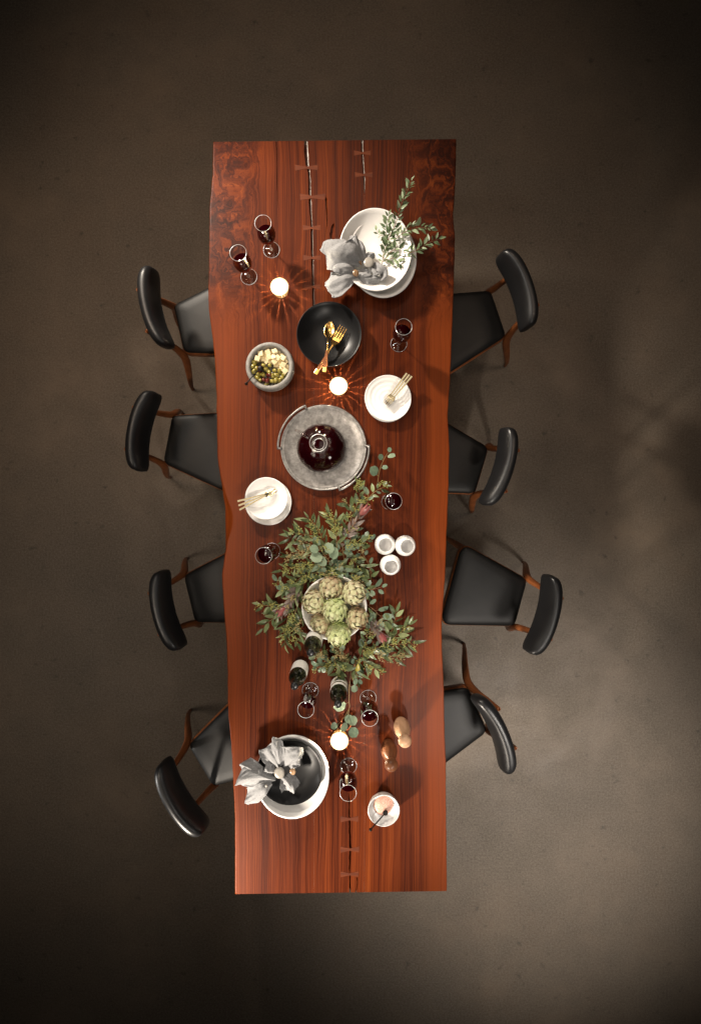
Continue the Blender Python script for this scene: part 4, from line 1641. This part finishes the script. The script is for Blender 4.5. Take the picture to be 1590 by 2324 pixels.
# garland on the table
GG = 'greenery laid along the table'
BR = [
    # round leaves
    ('silver_dollar_sprig', 'round-leaved eucalyptus sprig right of the pewter tray, three bare leaves at its tip', [g5(1230, 760, .03), g5(1250, 640, .05), g5(1290, 545, .06), g5(1320, 500, .06)], ['round'], 5, 1.0, 0, 'stem'),
    ('silver_dollar_sprig', 'round-leaved eucalyptus sprig trailing down to the lowest candle', [g7(930, 900, .04), g7(910, 1060, .03), g7(905, 1190, .02), g8(885, 250, .015), g8(840, 330, .015), g8(800, 370, .02)], ['round'], 4, 1.15, 0, 'stem'),
    ('silver_dollar_sprig', 'round-leaved eucalyptus sprig ending in two leaves beside the lowest candle', [g8(885, 260, .02), g8(875, 330, .022), g8(890, 380, .03)], ['round'], 3, 1.2, 0, 'stem'),
    ('silver_dollar_sprig', 'round-leaved eucalyptus sprig in the heart of the garland above the artichokes', [g6(800, 830, .05), g6(740, 760, .10), g6(690, 700, .12), g6(640, 620, .125)], ['round'], 8, 1.25, 0, 'stem'),
    ('silver_dollar_sprig', 'bright oval-leaved sprig reaching upper right of the artichoke bowl', [g7(1040, 190, .06), g7(1110, 205, .06), g7(1190, 185, .06)], ['oval'], 5, 1.05, 0, 'red_stem'),
    ('silver_dollar_sprig', 'bright oval-leaved sprig right of the artichoke bowl on red stems', [g7(1050, 330, .05), g7(1130, 390, .05), g7(1190, 450, .05), g7(1270, 495, .05)], ['oval'], 8, 1.05, 0, 'red_stem'),
    ('silver_dollar_sprig', 'oval-leaved twig beside the lowest white cup', [g6(1090, 1000, .02), g6(1100, 880, .03), g6(1070, 760, .04), g6(1020, 680, .05), g6(990, 620, .06)], ['oval', 'mid'], 9, 0.95, 2, 'stem'),
    # seeded eucalyptus above the bowl
    ('eucalyptus_branch', 'seeded eucalyptus branch reaching up to the edge of the pewter tray', [g6(860, 560, .06), g6(940, 330, .05), g6(1000, 180, .045), g6(980, 60, .04)], ['mid', 'long'], 12, 0.95, 7, 'stem'),
    ('eucalyptus_branch', 'seeded eucalyptus branch touching the straight-down wine glass', [g6(930, 420, .05), g6(1060, 220, .05), g6(1140, 130, .05), g6(1230, 90, .045)], ['mid', 'oval'], 10, 1.0, 6, 'stem'),
    ('eucalyptus_branch', 'small dark-leaved twig left of the topmost red flower', [g6(870, 420, .05), g6(930, 300, .04), g6(880, 230, .035)], ['mid'], 5, 1.0, 1, 'stem'),
    ('eucalyptus_branch', 'long-leaved branch at the top left of the garland, pointing up', [g6(760, 700, .06), g6(680, 560, .10), g6(620, 450, .10), g6(550, 370, .09)], ['long', 'long', 'mid'], 15, 1.05, 5, 'stem'),
    ('eucalyptus_branch', 'long-leaved branch fanning over the top of the garland with tan seeds', [g6(800, 660, .08), g6(790, 500, .12), g6(780, 400, .11), g6(720, 350, .10)], ['long', 'mid'], 14, 1.0, 9, 'stem'),
    ('eucalyptus_branch', 'long-leaved branch on the left flank of the garland, pointing left to the wine glass', [g6(720, 700, .06), g6(600, 620, .09), g6(490, 570, .085), g6(370, 540, .07)], ['long'], 15, 1.0, 5, 'stem'),
    ('eucalyptus_branch', 'long-leaved branch with pale tips on the upper left flank of the garland', [g6(700, 640, .10), g6(590, 540, .12), g6(500, 510, .10), g6(420, 500, .09)], ['long'], 11, 1.0, 4, 'stem'),
    ('eucalyptus_branch', 'yellow-seeded branch left above the artichoke bowl', [g6(680, 830, .05), g6(560, 790, .08), g6(440, 800, .075), g6(320, 830, .05)], ['mid', 'long'], 13, 0.95, 12, 'stem'),
    ('eucalyptus_branch', 'drooping branch between the round leaves and the left wine glass', [g6(640, 720, .08), g6(520, 690, .09), g6(430, 680, .07), g6(370, 720, .05)], ['long', 'mid'], 12, 0.95, 8, 'stem'),
    ('eucalyptus_branch', 'dark-leaved branch on the right flank of the garland toward the cups', [g6(800, 700, .07), g6(900, 600, .08), g6(1000, 590, .07), g6(1080, 560, .05)], ['mid', 'oval'], 12, 1.05, 7, 'stem'),
    ('eucalyptus_branch', 'dark branch running between garland top and white cups, downwards', [g6(860, 680, .06), g6(930, 740, .06), g6(1020, 800, .05), g6(1100, 800, .04)], ['mid', 'long'], 11, 1.0, 3, 'stem'),
    ('eucalyptus_branch', 'grey-green branch right behind the artichoke bowl', [g6(700, 800, .05), g6(800, 820, .09), g6(920, 850, .09), g6(1010, 900, .07)], ['oval', 'mid'], 12, 1.1, 2, 'stem'),
    ('eucalyptus_branch', 'dark upright leaves in the core of the garland', [g6(880, 800, .05), g6(850, 640, .09), g6(880, 500, .09), g6(950, 480, .07)], ['mid', 'oval'], 12, 1.05, 2, 'stem'),
    ('eucalyptus_branch', 'leafy branch along the top edge of the artichoke bowl', [g6(470, 900, .05), g6(580, 860, .08), g6(700, 850, .10), g6(820, 860, .105)], ['mid', 'long', 'oval'], 14, 1.1, 4, 'stem'),
    ('eucalyptus_branch', 'dark branch between the round leaves and the artichoke bowl', [g6(620, 700, .06), g6(660, 780, .08), g6(740, 830, .095), g6(850, 800, .10)], ['mid', 'oval'], 13, 1.1, 4, 'stem'),
    ('eucalyptus_branch', 'branch curling round the upper left shoulder of the artichoke bowl', [g6(640, 820, .06), g6(540, 860, .07), g6(450, 920, .06), g6(400, 1010, .05)], ['long', 'mid'], 13, 1.1, 5, 'stem'),
    ('eucalyptus_branch', 'branch hugging the upper right rim of the artichoke bowl', [g6(820, 780, .06), g6(940, 860, .085), g6(1040, 960, .075), g6(1080, 1060, .05)], ['oval', 'mid'], 12, 1.1, 3, 'stem'),
    # left of the bowl
    ('eucalyptus_branch', 'long dark branch left of the artichoke bowl running to the left red flower', [g7(560, 110, .05), g7(460, 190, .07), g7(400, 280, .06), g7(300, 380, .05)], ['long'], 14, 1.05, 3, 'stem'),
    ('eucalyptus_branch', 'pale-leaved branch pointing upper left from the artichoke bowl', [g7(470, 160, .05), g7(380, 180, .05), g7(330, 200, .05), g7(280, 140, .045)], ['mid', 'oval'], 9, 1.0, 3, 'stem'),
    ('eucalyptus_branch', 'pale-leaved branch pointing furthest left past the left red flower', [g7(340, 330, .04), g7(260, 340, .04), g7(200, 350, .04), g7(120, 340, .035)], ['mid'], 8, 1.05, 5, 'stem'),
    ('eucalyptus_branch', 'pale-leaved branch below the left red flower, pointing lower left', [g7(330, 420, .035), g7(270, 440, .035), g7(200, 490, .03), g7(150, 550, .025)], ['mid', 'long'], 8, 1.0, 0, 'stem'),
    ('eucalyptus_branch', 'branch trailing down left of the hidden bottle', [g7(380, 400, .04), g7(350, 520, .04), g7(330, 600, .035), g7(340, 690, .025)], ['mid', 'long'], 12, 0.95, 4, 'stem'),
    ('eucalyptus_branch', 'seeded branch close under the left side of the artichoke bowl', [g7(460, 330, .05), g7(420, 440, .05), g7(400, 550, .04), g7(450, 680, .025)], ['long', 'mid'], 12, 0.95, 9, 'stem'),
    ('eucalyptus_branch', 'dark branch tucked between artichoke bowl and hidden bottle', [g7(520, 380, .03), g7(480, 470, .04), g7(440, 560, .04), g7(490, 610, .03)], ['long'], 9, 1.0, 4, 'stem'),
    # right and below the bowl
    ('eucalyptus_branch', 'long-leaved branch at far right of the garland, pointing upper right', [g7(1200, 700, .04), g7(1290, 640, .045), g7(1370, 580, .045), g7(1440, 520, .04)], ['long', 'mid'], 10, 1.1, 4, 'stem'),
    ('eucalyptus_branch', 'long-leaved branch at far right of the garland, pointing right', [g7(1200, 720, .04), g7(1300, 690, .05), g7(1380, 690, .045), g7(1450, 670, .04)], ['long'], 10, 1.1, 3, 'stem'),
    ('eucalyptus_branch', 'brown-seeded branch at lower right of the garland', [g7(1120, 760, .04), g7(1210, 780, .05), g7(1300, 800, .045), g7(1390, 790, .04)], ['mid', 'long'], 10, 1.0, 9, 'stem'),
    ('eucalyptus_branch', 'upright long leaves right of the third red flower', [g7(1240, 650, .04), g7(1290, 560, .05), g7(1310, 480, .05), g7(1320, 410, .04)], ['long', 'mid'], 8, 1.1, 0, 'stem'),
    ('eucalyptus_branch', 'branch crossing below the artichoke bowl toward the right flower', [g7(940, 900, .05), g7(1000, 800, .06), g7(1050, 690, .06), g7(1075, 560, .05)], ['mid', 'oval'], 12, 1.0, 5, 'red_stem'),
    ('eucalyptus_branch', 'yellow-seeded branch straight below the artichoke bowl', [g7(880, 930, .04), g7(850, 830, .06), g7(810, 760, .06), g7(780, 690, .05)], ['mid', 'oval'], 11, 1.0, 12, 'stem'),
    ('eucalyptus_branch', 'leafy branch at lower left of the garland above the gold-striped bottle', [g7(880, 880, .05), g7(780, 860, .05), g7(690, 880, .04), g7(620, 900, .03)], ['mid', 'oval'], 12, 1.0, 8, 'stem'),
    ('eucalyptus_branch', 'dark branch draped over the shoulder of the gold-striped bottle', [g7(760, 800, .06), g7(800, 880, .09), g7(850, 920, .10), g7(830, 960, .09)], ['mid', 'long'], 9, 1.15, 2, 'stem'),
    ('eucalyptus_branch', 'dark leaves below the artichoke bowl beside the hidden bottle', [g7(760, 830, .03), g7(680, 780, .04), g7(640, 760, .04), g7(610, 870, .03)], ['mid', 'oval'], 8, 1.0, 5, 'stem'),
    ('eucalyptus_branch', 'pointed-leaf branch at the bottom right of the garland, pointing down', [g7(1000, 800, .05), g7(1060, 860, .05), g7(1110, 890, .04), g7(1190, 930, .03)], ['long', 'mid'], 11, 1.0, 3, 'stem'),
    ('eucalyptus_branch', 'grey-green branch hanging at the bottom of the garland', [g7(960, 830, .05), g7(960, 900, .05), g7(975, 960, .045), g7(985, 1000, .04)], ['oval', 'mid'], 8, 1.25, 0, 'stem'),
    ('eucalyptus_branch', 'mid-green branch between artichoke bowl and third red flower', [g7(1060, 620, .05), g7(1110, 560, .055), g7(1150, 500, .05), g7(1120, 440, .05)], ['mid', 'long'], 10, 1.0, 2, 'red_stem'),
    ('eucalyptus_branch', 'leafy branch filling the gap below the third red flower', [g7(980, 740, .04), g7(1080, 760, .05), g7(1160, 720, .05), g7(1250, 740, .04)], ['mid', 'oval'], 12, 1.05, 7, 'stem'),
]
for i, (nm, lab, pts, kinds, n, sc, seeds, sm) in enumerate(BR):
    rnd = nm.startswith('silver')
    branch(nm, lab, 'greenery', pts, kinds, n if rnd else int(n * 1.25), sc * (1.0 if rnd else 0.9), (40, 85) if rnd else (20, 65), (0, 35) if rnd else (-15, 40), .0014 if rnd else .0017, seeds, sm, 100 + i, GG,
           seedm='seed_brown' if i % 3 == 0 else 'seed')


def flower(lab, pts, head, nleaf, seed):
    """leucadendron: leafy purple stem with a closed red head"""
    rr = random.Random(seed)
    t = branch('red_flower', lab, 'flower', pts, ['bract'], nleaf, 1.0, (15, 38), (-5, 35), .0026, 0, 'red_stem', seed, 'red flowers in the garland', pair=True, tipleaf=False)
    base = ORG[t.name]
    P = [at(px, py, TOP + h) for px, py, h in pts]
    tip = P[-1]
    ax = (tip - P[-2]).normalized()
    ax = (ax + Vector((0, 0, 0.25))).normalized()
    s = ax.cross(Vector((0, 0, 1))).normalized()
    u = s.cross(ax)
    for k in range(11):
        a = 2 * PI * k / 11 * 2 + 0.3
        out = s * math.cos(a) + u * math.sin(a)
        tilt = 0.30 if k < 5 else 0.52
        d = ax * math.cos(tilt) + out * math.sin(tilt)
        put_leaf(t, base, tip - ax * 0.012 + out * (0.004 if k < 5 else 0.007), d, -out, rr.choice(LM['petal']), head * rr.uniform(0.85, 1.1), 'petal')


flower('dusky red flower at the top of the garland, pointing at the straight-down wine glass', [g6(770, 640, .06), g6(850, 560, .09), g6(930, 450, .095), g6(1000, 360, .09), g6(1020, 330, .09)], 1.05, 10, 301)
flower('deep red flower left of the artichoke bowl', [g7(520, 150, .05), g7(430, 250, .065), g7(370, 330, .06), g7(325, 375, .055)], 0.95, 8, 302)
flower('dark red flower right below the artichoke bowl', [g7(1070, 420, .05), g7(1110, 500, .06), g7(1150, 560, .06), g7(1180, 600, .055)], 0.95, 7, 303)
yl = link('yellow_leaf', leaf_mesh('yellow_leaf', 0.042, 0.022, m_leaf('yellow_leaf', (0.30, 0.24, 0.03), (0.32, 0.26, 0.03), (0.34, 0.28, 0.04)), 'long', 0.4, 0.2), None, at(*g7(975, 935, 0)[:2], TOP + 0.085))
yl.rotation_euler = (0.3, 0.2, -0.1)
tag(yl, 'single yellow leaf lying in the lower part of the garland', 'leaf')

# ------------------------------------------------------------------ artichokes
AB = at(*g7(775, 370, 0)[:2], TOP + 0.10)
bo = obj('artichoke_bowl', lathe(bowl_profile(0.1475, 0.10, 0.06, 0.005, 3.0), 64, wob=0.004), M['stoneware'], None)
bo.location = (AB.x, AB.y, TOP)
tag(bo, 'deep off-white bowl filled with artichokes amid the garland', 'bowl')


def artichoke(x, y, z, r, axis, lab, stem=None, seed=0, turns=46):
    mm = M['artichoke_brown'] if seed in (1, 5, 6) else M['artichoke_green'] if seed in (4, 7) else M['artichoke']
    rr = random.Random(seed)
    c = at(*g7(x, y, 0)[:2], TOP + z)
    t = thing('artichoke', lab, 'artichoke', c, 0, 'artichokes in the bowl')
    ax = Vector(axis).normalized()
    s = ax.cross(Vector((0.2, 1, 0.1))).normalized()
    u = s.cross(ax)
    Q = Matrix((s, u, ax)).transposed()
    core = lathe([(0, -0.9), (0.35, -0.88), (0.62, -0.7), (0.84, -0.35), (0.9, 0.0), (0.80, 0.4), (0.58, 0.72), (0.3, 0.92), (0, 0.98)], 24)
    obj('core', move(core, (0, 0, 0), Q, (r * 0.93, r * 0.93, r * 0.93)), mm, t)
    parts = []
    tips = []
    for k in range(turns):
        f = (k + 0.5) / turns
        phi = k * 2.39996
        lat = math.acos(1 - 1.88 * f)          # 0 at the tip of the head
        rad_ = r * (0.97 + 0.05 * (1 - f))
        W = r * (0.26 + 0.26 * math.sin(lat) ** 0.8)
        L = r * (0.46 + 0.22 * math.sin(lat))
        V, F = [], []
        nu, nv = 4, 4
        for i in range(nu + 1):
            q = i / nu
            la = lat + (L / r) * (0.55 - q)       # runs towards the tip
            lift = 0.02 * r + 0.17 * r * q ** 1.8
            hw = W * (1.0 - 0.93 * q ** 2.0)
            for j in range(nv + 1):
                v = -1 + 2 * j / nv
                a = phi + v * hw / max(r * math.sin(max(lat, 0.25)), 0.3 * r) * 0.85
                rad2 = rad_ + lift - 0.10 * r * v * v * (1 - 0.5 * q)
                la2 = la
                V.append(Q @ Vector((rad2 * math.sin(la2) * math.cos(a), rad2 * math.sin(la2) * math.sin(a), rad2 * math.cos(la2) * 1.02)))
        m = nv + 1
        for i in range(nu):
            for j in range(nv):
                F.append((i * m + j, i * m + j + 1, (i + 1) * m + j + 1, (i + 1) * m + j))
        N = len(V)
        V2 = [v * (1 - 0.045) for v in V]
        F2 = [tuple(q + N for q in reversed(f_)) for f_ in F]
        e = [nu * m + j for j in range(m)]
        F3 = [(e[j], e[j + 1], e[j + 1] + N, e[j] + N) for j in range(nv)]
        F3 += [(i * m, (i + 1) * m, (i + 1) * m + N, i * m + N) for i in range(nu)] + [((i + 1) * m + nv, i * m + nv, i * m + nv + N, (i + 1) * m + nv + N) for i in range(nu)]
        parts.append((V + V2, F + F2 + F3))
        tips += [i / nu for i in range(nu + 1) for j in range(m)] * 2
    o = obj('bracts', join(*parts), mm, t)
    at_ = o.data.attributes.new('tip', 'FLOAT', 'POINT')
    at_.data.foreach_set('value', tips)
    tag(o, kind='stuff')
    if stem:
        e = at(*g7(stem[0], stem[1], 0)[:2], TOP + z + 0.03) - c
        st = -ax * r * 0.85
        P = smoothpts([tuple(st), tuple(st.lerp(e, 0.5) + Vector((0, 0, 0.006))), tuple(e)], 5)
        obj('stem', tube(P, [0.0105, ] * (len(P) - 1) + [0.008], 9), mm, t)


artichoke(748, 182, .105, .051, (-0.1, -0.75, 0.65), 'artichoke at the top of the bowl, brownish tips', None, 1)
artichoke(943, 232, .105, .052, (0.75, -0.2, 0.62), 'artichoke at upper right of the bowl with its stem showing', (800, 315), 2)
artichoke(598, 318, .105, .051, (-0.25, 0.1, 0.95), 'artichoke at the left of the bowl', None, 3)
artichoke(778, 385, .135, .052, (0.0, -0.72, 0.7), 'bright green artichoke in the middle, resting on top of the others', None, 4)
artichoke(972, 452, .095, .049, (0.35, -0.5, 0.75), 'brown-shaded artichoke at the right of the bowl', None, 5)
artichoke(658, 500, .078, .046, (-0.5, -0.6, 0.6), 'small artichoke lying low at lower left of the bowl', None, 6)
artichoke(812, 590, .100, .053, (0.1, -0.75, 0.6), 'artichoke overhanging the bottom rim of the bowl', None, 7)
